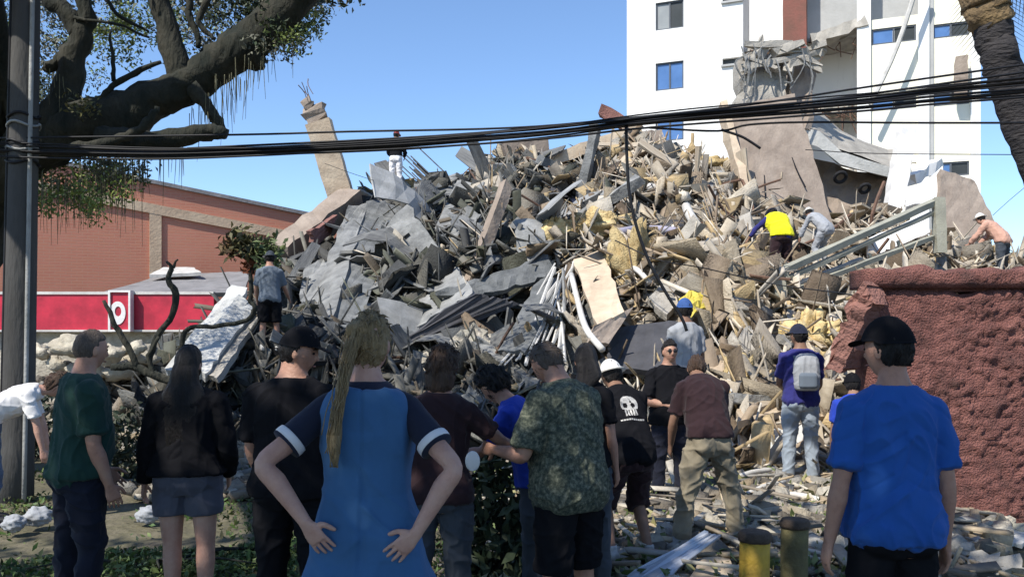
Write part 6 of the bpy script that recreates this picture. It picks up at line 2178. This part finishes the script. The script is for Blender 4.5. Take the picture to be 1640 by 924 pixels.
for q in ([(400, 500, 4), (402, 450, 4), (398, 410, 3), (385, 385, 2)], [(402, 440, 3), (420, 410, 2), (432, 380, 2)], [(400, 420, 2), (375, 395, 2), (362, 388, 1)]):
    limb(mb, q, 17.2, 6, .1, 3)
mb.build('stem', M['bark'], t, True)
cs_, tn_ = [], []
for px, py, rr, n, col in [(385, 388, .30, 200, (.12, .11, .045)), (368, 395, .2, 90, (.14, .09, .04)), (405, 400, .25, 120, (.08, .08, .035)), (428, 400, .28, 160, (.15, .19, .08)), (432, 425, .25, 120, (.12, .17, .08)), (400, 425, .15, 60, (.22, .07, .03))]:
    cs_.append(np.asarray(P(px, py, 17.2)) + rng.normal(size=(n, 3)) * rr * .5)
    tn_.append(np.tile(col, (n, 1)) * rng.uniform(.6, 1.4, (n, 1)))
v, f = leaves(np.concatenate(cs_), rng.uniform(.12, .26, sum(len(q) for q in cs_)), (0, 0, -.3), ar=.35)
np_mesh('leaves', v, f, M['leaf'], np.repeat(np.concatenate(tn_), 4, 0), parent=t)
# pale stones under the fascia
NT = 'leftmost,second,third,fourth,fifth,sixth,seventh,eighth,ninth,tenth,eleventh,twelfth,thirteenth,fourteenth,fifteenth,sixteenth,seventeenth,eighteenth'.split(',')
for k in range(18):
    px, py = 58 + k * 10.5 + random.uniform(-3, 3), random.uniform(556, 596)
    r = random.uniform(.12, .26)
    c = P(px, py, random.uniform(14.2, 15.2))
    vs, fs = blob((0, 0, 0), (r * 1.4, r, r * .8), .4, 1.6, 14, 9, seed=k)
    o = np_mesh('pale_stone', vs, fs, M['stone'])
    o.location = c
    tag(o, f'pale sunlit stone, {NT[k]} from the left below the red fascia sign' if k else 'pale sunlit stone, leftmost below the red fascia sign', 'stone', 'pale stones heaped below the fascia')
v, f, t = merge([(lambda n: (lambda x, y: (lambda c, A, s: (*hexes(c, A, s, .3), np.repeat(PAL_F[rng.integers(0, 7, n)] * rng.uniform(.5, 1.1, (n, 1)), 8, 0)))(np.stack([x, y, np.maximum(mound(x, y), .05) + rng.uniform(0, .32, n) * (y - 12.5) / 3.5], -1), frames(rng.normal(size=(n, 3)), rng.normal(size=(n, 3))), rng.uniform(.06, .38, (n, 3))))(rng.uniform(-12, -4.5, n), rng.uniform(12.5, 16, n)))(1500)])
np_mesh('stone_debris', v, f, M['rubble'], t, 'stuff')
# white litter bags on the left
for px, py, Y, r, l in [(238, 600 + 130, 7.4, .11, 'small pale plastic bag between the man in green and the woman in black'), (60, 745, 7.3, .12, 'pale plastic bag under the hands of the bending person'), (22, 755, 7.1, .10, 'pale plastic bag at the shins of the bending person')]:
    vs, fs = blob((0, 0, 0), (r, r * .8, r * .7), .2, 2.2, 40, 28, seed=int(px))
    o = np_mesh('plastic_bag', vs, fs, M['c_lightgrey'], smooth=True)
    g = P(px, py, Y)
    o.location = (g.x, g.y, r * .8)
    tag(o, l, 'plastic bag')
